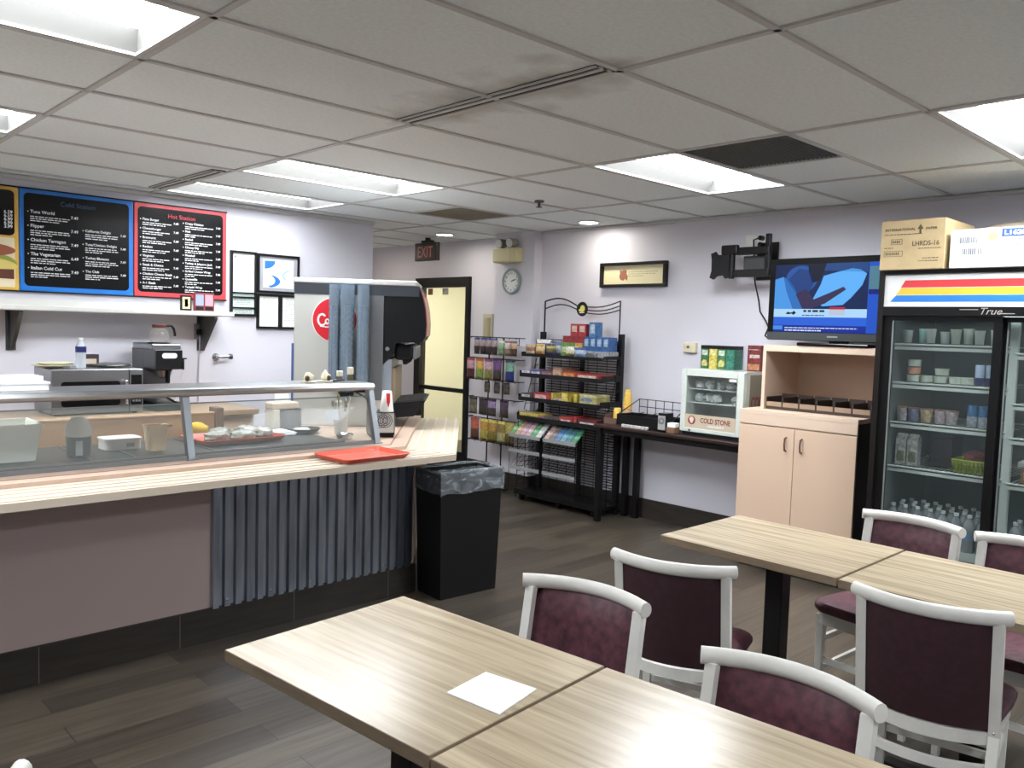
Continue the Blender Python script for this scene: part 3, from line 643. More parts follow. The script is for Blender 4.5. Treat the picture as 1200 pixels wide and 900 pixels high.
for a, c in ((-.36, 1.635), (1.675, 2.735)):
    b = B(o); y0, z0_, y1_, z1_ = yb+.003, .925, yt-.004, 1.175
    b._take([(a, y0, z0_), (c, y0, z0_), (c, y1_, z1_), (a, y1_, z1_), (a, y0+.006, z0_), (c, y0+.006, z0_), (c, y1_+.006, z1_), (a, y1_+.006, z1_)],
            [(0, 1, 2, 3), (7, 6, 5, 4), (0, 4, 5, 1), (1, 5, 6, 2), (2, 6, 7, 3), (3, 7, 4, 0)]); gp = b.build('glass_pane', gl, t)
    b = B(o); b.box(a, c, y1_-.002, y1_+.008, z1_, z1_+.005); b.build('pane_edge', M('glass_edge', (96, 112, 112), .25), gp)
    b = B(o); b.box(a, c, y0-.006, y0+.012, .906, .925); b.build('sill_channel', alum, t)

# things behind the guard
def tray(cx, cy, z, w, d, rz, label, group):
    o = (cx, cy, z); b = B(); R_ = rrect(-w/2, w/2, -d/2, d/2, .035, 5); r2 = rrect(-w/2+.022, w/2-.022, -d/2+.022, d/2-.022, .025, 5); n = len(R_)
    v = [(x, y, .0) for x, y in r2]+[(x, y, .024) for x, y in R_]+[(x*.985, y*.985, .027) for x, y in R_]+[(x, y, .006) for x, y in r2]
    f = [tuple(range(n))[::-1]]+[(k*n+i, k*n+(i+1) % n, (k+1)*n+(i+1) % n, (k+1)*n+i) for k in range(3) for i in range(n)]+[tuple(range(3*n, 4*n))]
    b._take(v, f); ob = b.build('serving_tray', M('tray_red', (190, 72, 48), .4), None, True); ob.location = o; ob.rotation_euler = (0, 0, rz)
    return tag(ob, label, 'tray', group)
tray(2.435, 3.655, .892, .43, .31, .05, 'red plastic tray lying empty on the tray rail', 'red cafeteria trays')
tray(2.10, 4.47, .916, .50, .34, .03, 'red plastic tray holding wrapped sandwiches behind the glass', 'red cafeteria trays')
wrap = M('wrap_film', (146, 147, 136), .28, noise=.45, nscale=30, bump=.8, bscale=60)
for k, (x, y, s, l) in enumerate(((1.98, 4.42, .15, 'film-wrapped sandwich at the left front of the red tray'), (2.13, 4.41, .15, 'film-wrapped sandwich at the middle front of the red tray'), (2.27, 4.45, .13, 'film-wrapped sandwich at the right front of the red tray'),
                     (2.06, 4.55, .15, 'film-wrapped sandwich at the left back of the red tray'), (2.21, 4.56, .14, 'film-wrapped sandwich at the right back of the red tray'))):
    b = B((x, y, .923)); b.lump((x, y, .945), (s, .12, .07), k+11, 14, .16); tag(b.build('wrapped_sandwich', wrap, None, True), l, 'sandwich', 'wrapped sandwiches on the red tray')
o = (1.98, 4.685, .91); b = B(o); b.lump((1.98, 4.685, .945), (.13, .05, .10), 5, 14, .18); tag(b.build('yellow_packet', M('packet_yellow', (232, 196, 50), .4), None, True), 'yellow packet behind the red tray of sandwiches', 'packet')
o = (.90, 4.36, .91); t = thing('storage_tub', 'white translucent storage tub at the left edge behind the glass', 'tub', o)
tub_m = M('tub_white', (222, 222, 212), .45)
b = B(o); x0, x1, y0, y1 = .74, 1.04, 4.27, 4.5; v = []
for z, g in ((.918, 0), (1.085, .02)):
    v += [(x0-g, y0-g, z), (x1+g, y0-g, z), (x1+g, y1+g, z), (x0-g, y1+g, z)]
for z, g in ((1.085, .016), (.925, -.004)):
    v += [(x0-g, y0-g, z), (x1+g, y0-g, z), (x1+g, y1+g, z), (x0-g, y1+g, z)]
b._take(v, [(3, 2, 1, 0)]+[(k*4+i, k*4+(i+1) % 4, k*4+4+(i+1) % 4, k*4+4+i) for k in range(3) for i in range(4)]+[(12, 13, 14, 15)]); b.build('body', tub_m, t)
b = B(o); x0, x1, y0, y1, z = .71, 1.07, 4.24, 4.53, 1.08; b.box(x0, x1, y0, y0+.012, z, z+.012); b.box(x0, x1, y1-.012, y1, z, z+.012); b.box(x0, x0+.012, y0+.012, y1-.012, z, z+.012); b.box(x1-.012, x1, y0+.012, y1-.012, z, z+.012); b.build('rim', tub_m, t)
o = (1.235, 4.30, .917); t = thing('condiment_jug', 'dark jug with a white domed lid behind the glass', 'jug', o)
b = B(o); b.lathe([(0, 0), (.05, 0), (.055, .01), (.056, .09), (.05, .10), (0, .10)], o); b.build('body', M('jug_dark', (46, 48, 52), .35), t, True)
b = B(o); b.lathe([(.056, .10), (.06, .105), (.06, .13), (.05, .165), (.03, .19), (0, .198)], o); b.build('lid', M('jug_white', (220, 216, 206), .4), t, True)
b = B(o); b.box(1.205, 1.235, 4.238, 4.246, .93, 1.0); b.build('label', M('label_grey', (150, 152, 156), .5), t)
o = (1.60, 4.30, .917); t = thing('food_container', 'tan square plastic container behind the glass left of the middle post', 'container', o)
b = B(o); v = []
for z, g in ((.92, .037), (1.045, .047), (1.045, .043), (.93, .033)): v += [(1.6-g, 4.3-g, z), (1.6+g, 4.3-g, z), (1.6+g, 4.3+g, z), (1.6-g, 4.3+g, z)]
b._take(v, [(3, 2, 1, 0)]+[(k*4+i, k*4+(i+1) % 4, k*4+4+(i+1) % 4, k*4+4+i) for k in range(3) for i in range(4)]+[(12, 13, 14, 15)]); b.build('body', M('container_tan', (226, 190, 148), .4), t)
b = B(o); b.box(1.55, 1.665, 4.25, 4.256, 1.04, 1.05); b.box(1.55, 1.65, 4.344, 4.35, 1.04, 1.05); b.box(1.645, 1.668, 4.25, 4.35, 1.04, 1.05); b.build('rim', MATS['container_tan'], t)
o = (1.48, 4.47, .917); b = B(o); b.prism(rrect(1.39, 1.57, 4.40, 4.54, .03), .917, .965); b.mi = 0; b.prism(rrect(1.385, 1.575, 4.395, 4.545, .03), .965, .975); b.mi = 1; b.box(1.49, 1.53, 4.398, 4.40, .93, .95)
tag(b.build('food_tub', [M('tub_pale', (214, 208, 200), .4), M('tub_print', (110, 110, 112), .5)], None, False), 'low white lidded food tub left of the tan container', 'tub')
o = (1.5, 4.79, .906); t = thing('cutting_board', 'long wooden board standing behind the food wells', 'board', o)
b = B(o); b.box(.85, 2.12, 4.765, 4.79, .906, 1.035, .004); b.build('board', laminate_mat('board_wood', (150, 112, 78), (182, 142, 104), (2, 10, 14), .5), t)
b = B(o); b.box(.85, 2.12, 4.76, 4.80, 1.035, 1.047, .003); b.build('edge', M('board_edge', (170, 134, 100), .5), t)
o = (2.10, 4.84, .906); b = B(o); b.box(2.125, 2.175, 4.76, 4.86, .906, 1.07, .003); tag(b.build('brown_carton', M('carton_brown', (110, 84, 66), .6), None), 'narrow brown carton at the right end of the wooden board', 'box')
# right of the wells
o = (2.49, 4.60, .91)
for k in range(3):
    b = B((2.40+k*.012, 4.6, .911+k*.006)); b.obox((2.42+k*.012, 4.58+k*.01, .914+k*.006), (.20, .14, .005), .2*k-.1)
    tag(b.build('deli_paper', M('deli_paper_m', (226, 228, 228), .5), None), 'sheets of white deli paper right of the red tray of sandwiches', 'paper', 'deli paper sheets')
o = (2.62, 4.60, .911); t = thing('round_platter', 'black round platter with lids on it at the right end behind the glass', 'platter', o)
b = B(o); b.lathe([(0, 0), (.08, 0), (.105, .022), (.105, .026), (.08, .008), (0, .006)], o); b.build('dish', black, t, True)
for k in range(4):
    b = B(o); b.lathe([(0, .0), (.028, 0), (.03, .006), (.02, .018), (0, .02)], (2.59+.035*(k % 2), 4.58+.04*(k//2), .918)); b.build('lid', M('lid_clear', (205, 208, 205), .3), t, True)
o = (2.74, 4.36, .911); t = thing('utensil_cup', 'tall white cup full of cutlery behind the end of the guard glass', 'cup', o)
b = B(o); b.lathe([(0, 0), (.036, 0), (.05, .15), (.046, .15), (.033, .006), (0, .006)], o); b.build('cup', M('cup_white', (216, 214, 208), .45), t, True)
rr = random.Random(4)
for k in range(9):
    a = rr.uniform(0, 6.28); b = B(o); x, y = 2.74+.02*math.cos(a), 4.36+.02*math.sin(a); x2, y2 = 2.74+.05*math.cos(a), 4.36+.05*math.sin(a); h = rr.uniform(.19, .235)
    b.tube([(x, y, .93), (x2, y2, .911+h)], .004, 6); b.sphere((x2, y2, .911+h), .011, (1, .5, 1.6), 8); b.build('cutlery', [white_p, M('cutlery_olive', (120, 112, 60), .4), steel][k % 3], t, True)
o = (2.68, 4.22, .906); b = B(o); b.lathe([(0, .002), (.045, .002), (.052, .03), (.048, .034), (.03, .02), (0, .016)], o); tag(b.build('ashtray_dish', chrome, None, True), 'small shiny steel dish in front of the cutlery cup', 'dish')
o = (2.62, 4.80, .906); t = thing('receipt_printer', 'black and beige receipt printer with paper at the right behind the glass', 'printer', o)
b = B(o); b.box(2.54, 2.70, 4.76, 4.86, .906, 1.04, .01); b.build('body', M('printer_black', (40, 41, 44), .4), t)
b = B(o); b.box(2.49, 2.54, 4.75, 4.86, .906, 1.04, .008); b.build('side', M('printer_beige', (186, 178, 160), .5), t)
b = B(o); b.box(2.49, 2.68, 4.76, 4.86, 1.04, 1.085, .01); b.build('cover', M('printer_cream', (206, 190, 170), .5), t)
b = B(o); b.obox((2.575, 4.80, 1.12), (.10, .004, .09), 0, 0); b.build('paper', paper, t)
o = (2.53, 4.06, 1.04); t = thing('notice_card', 'small grey notice card taped to the guard glass', 'card', o)
b = B(o); b.obox((2.48, 4.039, 1.08), (.085, .002, .06), 0, 0, Matrix.Rotation(-.256, 3, 'X')); b.build('card', M('card_grey', (170, 182, 184), .5), t)
# on the guard's top shelf
o = (1.03, 4.25, 1.257); t = thing('takeout_box', 'white foam takeout boxes stacked on the guard shelf at the left edge', 'box', (.98, 4.24, 1.257))
foam = M('foam', (238, 238, 236), .6)
b = B((.98, 4.24, 1.257)); b.prism(rrect(.86, 1.07, 4.14, 4.34, .02), 1.257, 1.285); b.build('base', foam, t)
b = B((.98, 4.24, 1.257)); b.prism(rrect(.855, 1.075, 4.135, 4.345, .02), 1.285, 1.292); b.prism(rrect(.875, 1.05, 4.15, 4.325, .02), 1.292, 1.318); b.build('lid', foam, t)
for k, (x, y, l) in enumerate(((2.42, 4.2, 'cream porcelain figurine on the guard shelf, left one'), (2.53, 4.2, 'cream porcelain figurine on the guard shelf, right one'))):
    o = (x, y, 1.257); t = thing('figurine', l, 'figurine', o, 0, 'figurines on the guard shelf')
    b = B(o); b.lathe([(0, 0), (.042, 0), (.045, .005), (.03, .008), (0, .008)], o); b.build('base', M('figurine_cream', (212, 202, 176), .4), t, True)
    b = B(o); b.lathe([(.018, .008), (.026, .02), (.02, .045), (.012, .055), (0, .07 if k else .055)], o, 14); b.build('body', MATS['figurine_cream'], t, True)
    b = B(o); b.sphere((x-.02+.03*k, y-.022, 1.28), .014, (1, 1, 1.2), 10); b.build('dark_head', M('figurine_dark', (60, 40, 32), .5), t, True)
    b = B(o); b.sphere((x+.018, y-.01, 1.29), .012, (1, 1, 1), 10); b.build('pale_head', MATS['figurine_cream'], t, True)
b = B((2.60, 4.19, 1.2575)); b.tube([(2.565, 4.17, 1.262), (2.6, 4.19, 1.262), (2.66, 4.2, 1.266)], .005); tag(b.build('dark_pen', black, None, True), 'dark pen lying right of the figurines on the guard shelf', 'pen')

# ------------------------------------------------------------------ drinks machine (turned to face the seating)
RZ = math.atan2(-.651, .759); O_ = (E1.x+U.x*1.02-N.x*.25, E1.y+U.y*1.02-N.y*.25, .906)
t = thing('drinks_machine', 'tall silver and black soda fountain with a red round logo on its side', 'drinks machine', O_, RZ)
silver = M('machine_silver', (188, 189, 182), .42, .35); mblk = M('machine_black', (17, 20, 24), .38); mgrey = M('machine_grey', (92, 94, 96), .45)
YW = .60
b = B(); b.box(-.87, -.275, 0, YW, 0, .885, .004); b.build('cabinet', silver, t)
b = B(); b.box(-.87, -.04, -.004, YW+.004, .885, .955); b.build('top_band', M('machine_band', (44, 48, 54), .4), t)
b = B(); b.box(-.875, -.055, -.008, YW+.008, .955, .99, .008); b.build('lid', M('lid_silver', (206, 206, 204), .3, .5), t)
b = B(); prof = [(-.275, .955), (-.06, .955), (-.035, .94), (-.015, .88), (.003, .80), (.012, .70), (.008, .62), (-.01, .585), (-.05, .578), (-.19, .572), (-.20, .50), (-.275, .42)]
n = len(prof); v = [(x, 0, z) for x, z in prof]+[(x, YW, z) for x, z in prof]
b._take(v, [tuple(range(n)), tuple(range(n, 2*n))[::-1]]+[(i, (i+1) % n, n+(i+1) % n, n+i) for i in range(n)]); hood = b.build('hood', mblk, t)
b = B(); pr2 = [(-.034, .93), (-.012, .88), (.006, .80), (.015, .70), (.011, .62)]; v = [(x+.003, .012, z) for x, z in pr2]+[(x+.003, YW-.012, z) for x, z in pr2]+[(x-.004, .012, z) for x, z in pr2]+[(x-.004, YW-.012, z) for x, z in pr2]; n = 5
b._take(v, [(i, n+i, n+i+1, i+1) for i in range(4)]+[(2*n+i, 2*n+i+1, 3*n+i+1, 3*n+i) for i in range(4)]+[(i, i+1, 2*n+i+1, 2*n+i) for i in range(4)]+[(n+i, 3*n+i, 3*n+i+1, n+i+1) for i in range(4)]+[(0, 2*n, 3*n, n), (4, n+4, 3*n+4, 2*n+4)])
b.build('front_graphic', M('graphic_red', (176, 84, 96), .2), hood)
b = B(); b.box(-.275, -.215, .002, YW-.002, .02, .46); b.build('splash_back', M('splash_steel', (150, 158, 168), .35, .6), t)
b = B(); b.box(-.222, -.19, .03, YW-.03, .05, .40, .004); b.build('splash_panel', M('splash_tan', (150, 132, 106), .4), t)
b = B(); b.cyl((-.245, -.008, .53), (-.245, .004, .53), .014); b.build('lock', chrome, t, True)
for k in range(5):
    y = .07+k*.115; b = B(); b.box(-.20, -.075, y-.04, y+.04, .455, .56, .02); vb = b.build('valve', M('valve_black', (26, 28, 31), .3), t)
    b = B(); b.cyl((-.13, y, .455), (-.13, y, .425), .02, .014); b.build('nozzle', black, vb, True)
    b = B(); b.box(-.078, -.055, y-.03, y+.03, .46, .55, .01); b.build('push_lever', M('lever_grey', (120, 122, 126), .3, .4), vb)
    b = B(); b.cyl((-.13, y, .56), (-.13, y, .572), .016); b.build('cap', chrome, vb, True)
b = B(); prof = [(-.22, .16), (.02, .185), (.0, .155), (-.06, .075), (-.22, .06)]; n = 5; v = [(x, .01, z) for x, z in prof]+[(x, YW-.01, z) for x, z in prof]
b._take(v, [tuple(range(n)), tuple(range(n, 2*n))[::-1]]+[(i, (i+1) % n, n+(i+1) % n, n+i) for i in range(n)]); dt = b.build('drip_tray', mblk, t)
b = B()
for k in range(14): b._take([(-.2, .03+k*.04, .165), (0, .03+k*.04, .186), (0, .045+k*.04, .186), (-.2, .045+k*.04, .165), (-.2, .03+k*.04, .170), (0, .03+k*.04, .191), (0, .045+k*.04, .191), (-.2, .045+k*.04, .170)], [(0, 3, 2, 1), (4, 5, 6, 7), (0, 1, 5, 4), (1, 2, 6, 5), (2, 3, 7, 6), (3, 0, 4, 7)])
b.build('drip_grate', M('grate_grey', (70, 72, 74), .35, .6), dt)
b = B(); b.box(-.385, -.277, -.006, 0, .18, .885); b.build('side_panel', mgrey, t)
b = B(); b.box(-.885, -.87, .0, .03, 0, .55); b.build('blue_edge', M('edge_blue', (70, 90, 140), .4), t)
# round logo on the side
SU, SV = (1, 0, 0), (0, 0, 1)
b = B(); b.sheet(arc(-.60, .715, .146, 0, 2*PI, 40), (0, 0, 0), SU, SV, .004); lg = b.build('logo_disc', M('logo_red', (196, 38, 50), .25), t)
b = B(); b.sheet(arc(-.60, .715, .146, 0, 2*PI, 40), (0, 0, 0), SU, SV, .0035); b.sheet(arc(-.60, .715, .152, 0, 2*PI, 40), (0, 0, 0), SU, SV, .0025); b.build('logo_rim', M('logo_white', (232, 222, 218), .35), lg)
b = B()
def stroke(b, pts, w, c, s):       # round-nibbed pen stroke laid on the disc
    L = Vector((c[0], -.0045, c[1])); P = [(L.x+x*s, L.y, L.z+y*s) for x, y in pts]
    for (x, y, z), (x2, y2, z2) in zip(P, P[1:]):
        d = Vector((x2-x, 0, z2-z)); n_ = Vector((-d.z, 0, d.x)).normalized()*w/2 if d.length > 1e-9 else Vector((0, 0, w/2))
        a = Vector((x, y, z)); c2 = Vector((x2, y2, z2)); t_ = Vector((0, -.001, 0))
        b._take([a+n_, a-n_, c2-n_, c2+n_, a+n_+t_, a-n_+t_, c2-n_+t_, c2+n_+t_], [(0, 1, 2, 3), (7, 6, 5, 4), (0, 4, 5, 1), (1, 5, 6, 2), (2, 6, 7, 3), (3, 7, 4, 0)])
def loop(cx, cy, r, a0, a1, ry): return arc(cx, cy, r, a0, a1, 16, ry)
S0 = .0088; C0 = (-.60, .70)
for pts, w in ((loop(-9.5, 1.5, 3.0, .7, 5.3, 4.2), .013), (loop(-9.5, 1.5, 3.0, 5.3, 5.9, 4.2)+[(-5.5, -1.5)], .009), (loop(-5.6, .2, 1.3, 0, 6.3, 1.9), .009), (loop(-2.6, .2, 1.3, .6, 5.6, 1.9), .009),
               (loop(.3, .2, 1.3, 0, 6.3, 1.9)+[(1.7, 2), (1.7, -1.6), (2.6, -1.2)], .009), ([(2.6, .8), (4.0, .9)], .009), (loop(6.4, 1.5, 2.6, .7, 5.3, 4.0), .013), (loop(9.0, .2, 1.1, 0, 6.3, 1.8), .009),
               ([(10.6, -1.6), (11.2, 4.6), (11.9, 4.2), (10.9, -1.4), (11.6, -1.5)], .008), (loop(12.6, .2, .9, 0, 6.3, 1.7)+[(13.5, -1.6)], .008), ([(-11, -3.4), (-6, -4.0), (0, -3.2), (6, -3.6)], .007)):
    stroke(b, pts, w, C0, S0)
b.build('logo_lettering', MATS['logo_white'], lg)
# cup tubes hanging on the machine's side
tube_m = glassy('cup_tube', (176, 192, 205), .8, .12, .4); cup_b = M('stacked_cups', (118, 134, 146), .3, noise=.75, nscale=16, stretch=(5, 5, .25))  # vertical streaks in the cup colour imitate glossy highlights and dark gaps
m4 = Matrix.Translation(O_) @ Matrix.Rotation(RZ, 4, 'Z')
for k, (lx, r, z0, l) in enumerate(((-.595, .036, .27, 'left of three tall clear cup dispensers on the drinks machine'), (-.51, .048, .22, 'middle and widest of three tall clear cup dispensers on the drinks machine'), (-.405, .040, .25, 'right of three tall clear cup dispensers on the drinks machine'))):
    p = m4 @ Vector((lx, -.058, z0)); t = thing('cup_dispenser', l, 'cup dispenser', p, RZ, 'clear cup tubes on the drinks machine')
    h = .96-z0-.01
    b = B(); b.lathe([(r, 0), (r, h)], (0, 0, 0), 24); b.lathe([(r-.002, 0), (r-.002, h)], (0, 0, 0), 24); b.build('tube', tube_m, t, True)
    b = B(); prof = []
    for q in range(14):
        zz = .03+q*(h-.16)/14; prof += [(r*.72, zz), (r*.86, zz+.03), (r*.72, zz+.031)]
    b.lathe([(0, .03)]+prof+[(0, prof[-1][1])], (0, 0, 0), 20); b.build('cup_stack', cup_b, t, True)
    b = B(); b.lathe([(r+.004, -.012), (r+.004, .02), (r-.004, .02), (r-.004, -.012)], (0, 0, 0), 24); b.build('collar', mblk, t, True)
    b = B(); b.box(-r*.8, r*.8, r-.002, .054, .02, h-.02); b.build('back_plate', mblk, t)
for k, (lx, l) in enumerate(((-.62, 'small clear syrup bottle with a cream cap, left one below the cup tubes'), (-.545, 'small clear syrup bottle with a cream cap, right one below the cup tubes'))):
    x, y = 2.745-.075*(1-k), 4.27; o = (x, y, 1.257); t = thing('syrup_bottle', l, 'bottle', o, 0, 'syrup bottles at the end of the guard shelf')
    b = B(o); b.lathe([(0, 0), (.016, 0), (.018, .01), (.014, .022+.01*k), (0, .024+.01*k)], o, 14); b.build('body', M('syrup_dark', (90, 84, 66), .2), t, True)
    b = B(o); b.box(x-.016, x+.016, y-.014, y+.014, .024+.01*k+1.257, 1.257+.058+.02*k, .004); b.build('cap', M('cap_cream', (206, 200, 180), .4), t)
# straw and lid caddy
o = (2.955, 4.245, .906); t = thing('lid_caddy', 'black caddy with a silver logo plate at the end of the guard', 'caddy', o, -.45)
b = B(); b.box(-.075, .075, -.09, .10, .012, .155, .006); b.build('box', M('caddy_black', (20, 20, 22), .3), t)
b = B(); b.box(-.068, .068, -.095, -.09, .03, .15); fp = b.build('front_plate', M('plate_silver', (196, 196, 194), .3, .4), t)
b = B(); b.box(.075, .079, -.07, .085, .035, .135); b.build('side_plate', MATS['plate_silver'], t)
b = B(); b.box(-.07, .07, -.085, .095, 0, .012); b.build('foot', black, t)
b = B()
for r in (.043, .031, .018):
    for cx in (-.013, .013):
        b.tube([(cx+x, -.096, .105+z) for x, z in arc(0, 0, r, 0, 2*PI, 24)][:-1], .0018, 6, True)
b.build('logo_rings', M('ring_dark', (40, 42, 46), .4), fp, True)
m5 = Matrix.Translation(o) @ Matrix.Rotation(-.45, 4, 'Z')
p = m5 @ Vector((.03, -.045, .156)); t = thing('paper_cup', 'white paper cup with a red stripe standing upside down on the caddy', 'cup', p)
b = B(tuple(p)); b.lathe([(.042, 0), (.044, .004), (.042, .006), (.029, .125), (.027, .128), (0, .126)], tuple(p)); b.build('body', M('cup_paper', (236, 234, 228), .5), t, True)
b = B(tuple(p)); n = 6; v = []; f = []
for sg in (0, 1):
    for k, (z, ha) in enumerate(((.03, .02), (.055, .22), (.06, .3), (.115, .42))):
        r = .0425-.0135*(z/.125)+(.0012 if sg else -.001)
        for q in range(n+1):
            a = -PI/2-.35-ha+2*ha*q/n; v.append((p[0]+r*math.cos(a), p[1]+r*math.sin(a), p[2]+z))
K = 4*(n+1)
for k in range(3):
    for q in range(n): a = k*(n+1)+q; f += [(a, a+1, a+n+2, a+n+1), (K+a+n+1, K+a+n+2, K+a+1, K+a)]
b._take(v, f); b.build('red_print', M('cup_red', (196, 40, 44), .4), t)
for k in range(6):
    p0 = m5 @ Vector((-.055+.012*(k % 3), -.03+.03*(k//3), .157)); d = Vector((-.03-.012*(k % 3), -.005, .11+.01*(k % 2)))
    b = B(tuple(p0)); b.tube([p0, p0+d], .009, 8); tag(b.build('wrapped_straw', M('straw_paper', (232, 230, 226), .6), None, True), 'white paper-wrapped straws standing left of the paper cup', 'straw', 'wrapped straws in the caddy')

# bin
o = (3.2, 3.76, 0); t = thing('waste_bin', 'tall black rectangular waste bin with a clear liner under the counter end', 'bin', o, -.07)
b = B(); v = []
for z, hx, hy in ((0, .205, .12), (.745, .228, .132), (.745, .216, .12), (.03, .19, .105)): v += [(-hx, -hy, z), (hx, -hy, z), (hx, hy, z), (-hx, hy, z)]
b._take(v, [(3, 2, 1, 0)]+[(k*4+i, k*4+(i+1) % 4, k*4+4+(i+1) % 4, k*4+4+i) for k in range(3) for i in range(4)]+[(12, 13, 14, 15)]); b.build('body', M('bin_black', (22, 22, 23), .5), t)
b = B(); v = []; f = []; n = 40; rr = random.Random(9)
def ring(z, hx, hy, j):
    out = []
    for k in range(n):
        a = k/n*4; s_, q = int(a), a-int(a); c = [(-hx, -hy), (hx, -hy), (hx, hy), (-hx, hy)]
        x = c[s_][0]*(1-q)+c[(s_+1) % 4][0]*q; y = c[s_][1]*(1-q)+c[(s_+1) % 4][1]*q
        out.append((x*(1+rr.uniform(-j, j)*.3), y*(1+rr.uniform(0, j)), z+rr.uniform(-j, j)*.25))
    return out
for z, hx, hy, j in ((.30, .18, .095, .1), (.55, .195, .105, .08), (.70, .208, .113, .04), (.757, .221, .125, .02), (.757, .233, .137, .015), (.72, .238, .141, .03), (.66, .236, .14, .04), (.625, .233, .138, .03)): v += ring(z, hx, hy, j)
for k in range(7): f += [(k*n+i, k*n+(i+1) % n, (k+1)*n+(i+1) % n, (k+1)*n+i) for i in range(n)]
b._take(v, f); b.build('liner', glassy('liner_film', (186, 194, 200), .86, .25, .2, 1.3, .42), t, True)

# ------------------------------------------------------------------ entrance wall and pier
o = (5.42, 6.995, 2.38); t = thing('exit_sign', 'dark exit sign hanging from the ceiling by the glass door', 'exit sign', o)
b = B(o); b.box(5.40, 5.45, 6.81, 7.18, 2.285, 2.475, .004); b.build('housing', M('exit_black', (34, 28, 28), .4), t)
b = B(o); b.box(5.396, 5.401, 6.83, 7.16, 2.30, 2.46); b.build('face', M('exit_face', (44, 32, 32), .4), t)
b = B(o); b.text('EXIT', .165, (5.3955, 6.998, 2.322), XU, XV, 'CENTER', bold=.002, sx=.78); b.build('lettering', M('exit_red', (150, 78, 70), .4), t)
b = B(o); b.box(5.40, 5.46, 6.92, 7.07, 2.475, 2.50); b.cyl((5.43, 6.995, 2.50), (5.43, 6.995, HC-.004), .03); b.build('canopy', black, t)
o = (5.6, 5.885, 2.3); t = thing('emergency_light', 'cream emergency light box with two lamp heads above the clock', 'emergency light', o)
eml = M('emergency_cream', (214, 206, 160), .45)
b = B(o); b.box(5.50, 5.6, 5.72, 6.05, 2.235, 2.372, .012); b.build('box', eml, t)
b = B(o); b.box(5.497, 5.502, 5.80, 6.035, 2.25, 2.355); b.build('front_cover', M('emergency_cover', (222, 214, 172), .4), t)
for y in (5.81, 5.96):
    b = B(o); b.cyl((5.56, y, 2.37), (5.56, y, 2.40), .015); b.cyl((5.585, y, 2.43), (5.50, y, 2.42), .038, .048); hd = b.build('lamp_head', M('emergency_grey', (150, 146, 126), .4), t)
    b = B(o); b.cyl((5.499, y, 2.42), (5.494, y, 2.419), .042); b.build('lamp_lens', M('emergency_lens', (220, 222, 220), .15), hd)
o = (5.6, 5.85, 2.055); t = thing('wall_clock', 'round white wall clock with a grey rim under the emergency light', 'clock', o)
b = B(o); b.lathe([(0, .002), (.12, .002), (.128, .015), (.124, .034), (.106, .036), (.104, .022), (0, .022)], o, 40, 'X'); b.build('case', M('clock_rim', (150, 162, 162), .4), t, True)
b = B(o); b.cyl((5.578, 5.85, 2.055), (5.5765, 5.85, 2.055), .1035, n=40); b.build('dial', M('clock_dial', (232, 234, 230), .4), t)
b = B(o)
for k in range(12):
    a = PI/2-k*PI/6; b.text(str(12 if k == 0 else k), .032, (5.6-.024, 5.85-.083*math.cos(a), 2.055+.083*math.sin(a)-.011), XU, XV)
b.build('numerals', black, t)
for nm, L, w, a in (('hour_hand', .05, .009, .35), ('minute_hand', .078, .006, .25)):
    b = B(o); c, s = math.cos(a), math.sin(a); b.sheet([(-s*w/2, c*w/2), (s*w/2, -c*w/2), (s*w/2+c*L, -c*w/2+s*L), (-s*w/2+c*L, c*w/2+s*L)], (5.6-.025, 5.85, 2.055), XU, XV, .001); b.build(nm, black, t)
o = (5.85, 6.44, 1.58); t = thing('door_operator', 'narrow beige vertical tube on the wall right of the glass door', 'wall fitting', o)
b = B(o); b.cyl((5.805, 6.42, 1.47), (5.805, 6.42, 1.70), .042, n=24); b.build('tube', M('tube_beige', (176, 168, 136), .4), t, True)
b = B(o); b.box(5.80, 5.85, 6.36, 6.50, 1.45, 1.74, .004); b.build('back_plate', M('plate_beige', (190, 184, 164), .5), t)

# ------------------------------------------------------------------ snack rack
XF, XB, YA, YB = 5.32, 5.62, 4.458, 5.46
o = (5.47, 4.92, 0); t = thing('snack_rack', 'black wire snack rack with tiered shelves against the back wall', 'rack', o)
for y in (YA+.003, YB-.06):
    b = B(o); b.box(XB-.03, XB+.012, y, y+.042, 0, 1.575); b.build('post', black, t)
b = B(o); b.box(XB-.02, XB, 4.90, 4.94, .05, 1.45); b.build('post', black, t)
b = B(o)
for k in range(58): z = .12+k*.0243; b.tube([(XB-.012, YA+.04, z), (XB-.012, YB-.10, z)], .0045, 5)
for k in range(10): y = YA+.06+k*.11; b.tube([(XB-.015, y, .1), (XB-.015, y, 1.5)], .003, 5)
b.build('back_mesh', blackwire, t)
for y in (YA, YB):
    b = B(o)
    for k in range(18): z = .1+k*.042; b.tube([(XF+.03, y, z), (XB-.02, y, z)], .0025, 5)
    for x in (XF+.03, XF+.13, XB-.02): b.tube([(x, y, .02), (x, y, .84)], .004, 6)
    b.tube([(XF+.10, y, .84), (XB-.02, y, 1.42)], .004, 6)
    for k in range(6): b.tube([(XF+.12+.03*k, y, .9+k*.09), (XB-.02, y, .9+k*.09)], .0025, 5)
    b.build('side_mesh', blackwire, t)
SH = [(1.355, 5.36, .03), (1.165, 5.345, .05), (.945, 5.335, .05), (.765, 5.325, .06)]
for z, xf, lip in SH:
    b = B(o); b.box(xf, XB-.02, YA+.01, YB-.01, z, z+.006); b.box(xf-.004, xf, YA+.01, YB-.01, z-.01, z+lip*.55); b.box(xf, XB-.02, YA+.004, YA+.01, z, z+lip); b.box(xf, XB-.02, YB-.01, YB-.004, z, z+lip); b.build('shelf', M('rack_shelf', (24, 24, 25), .45), t)
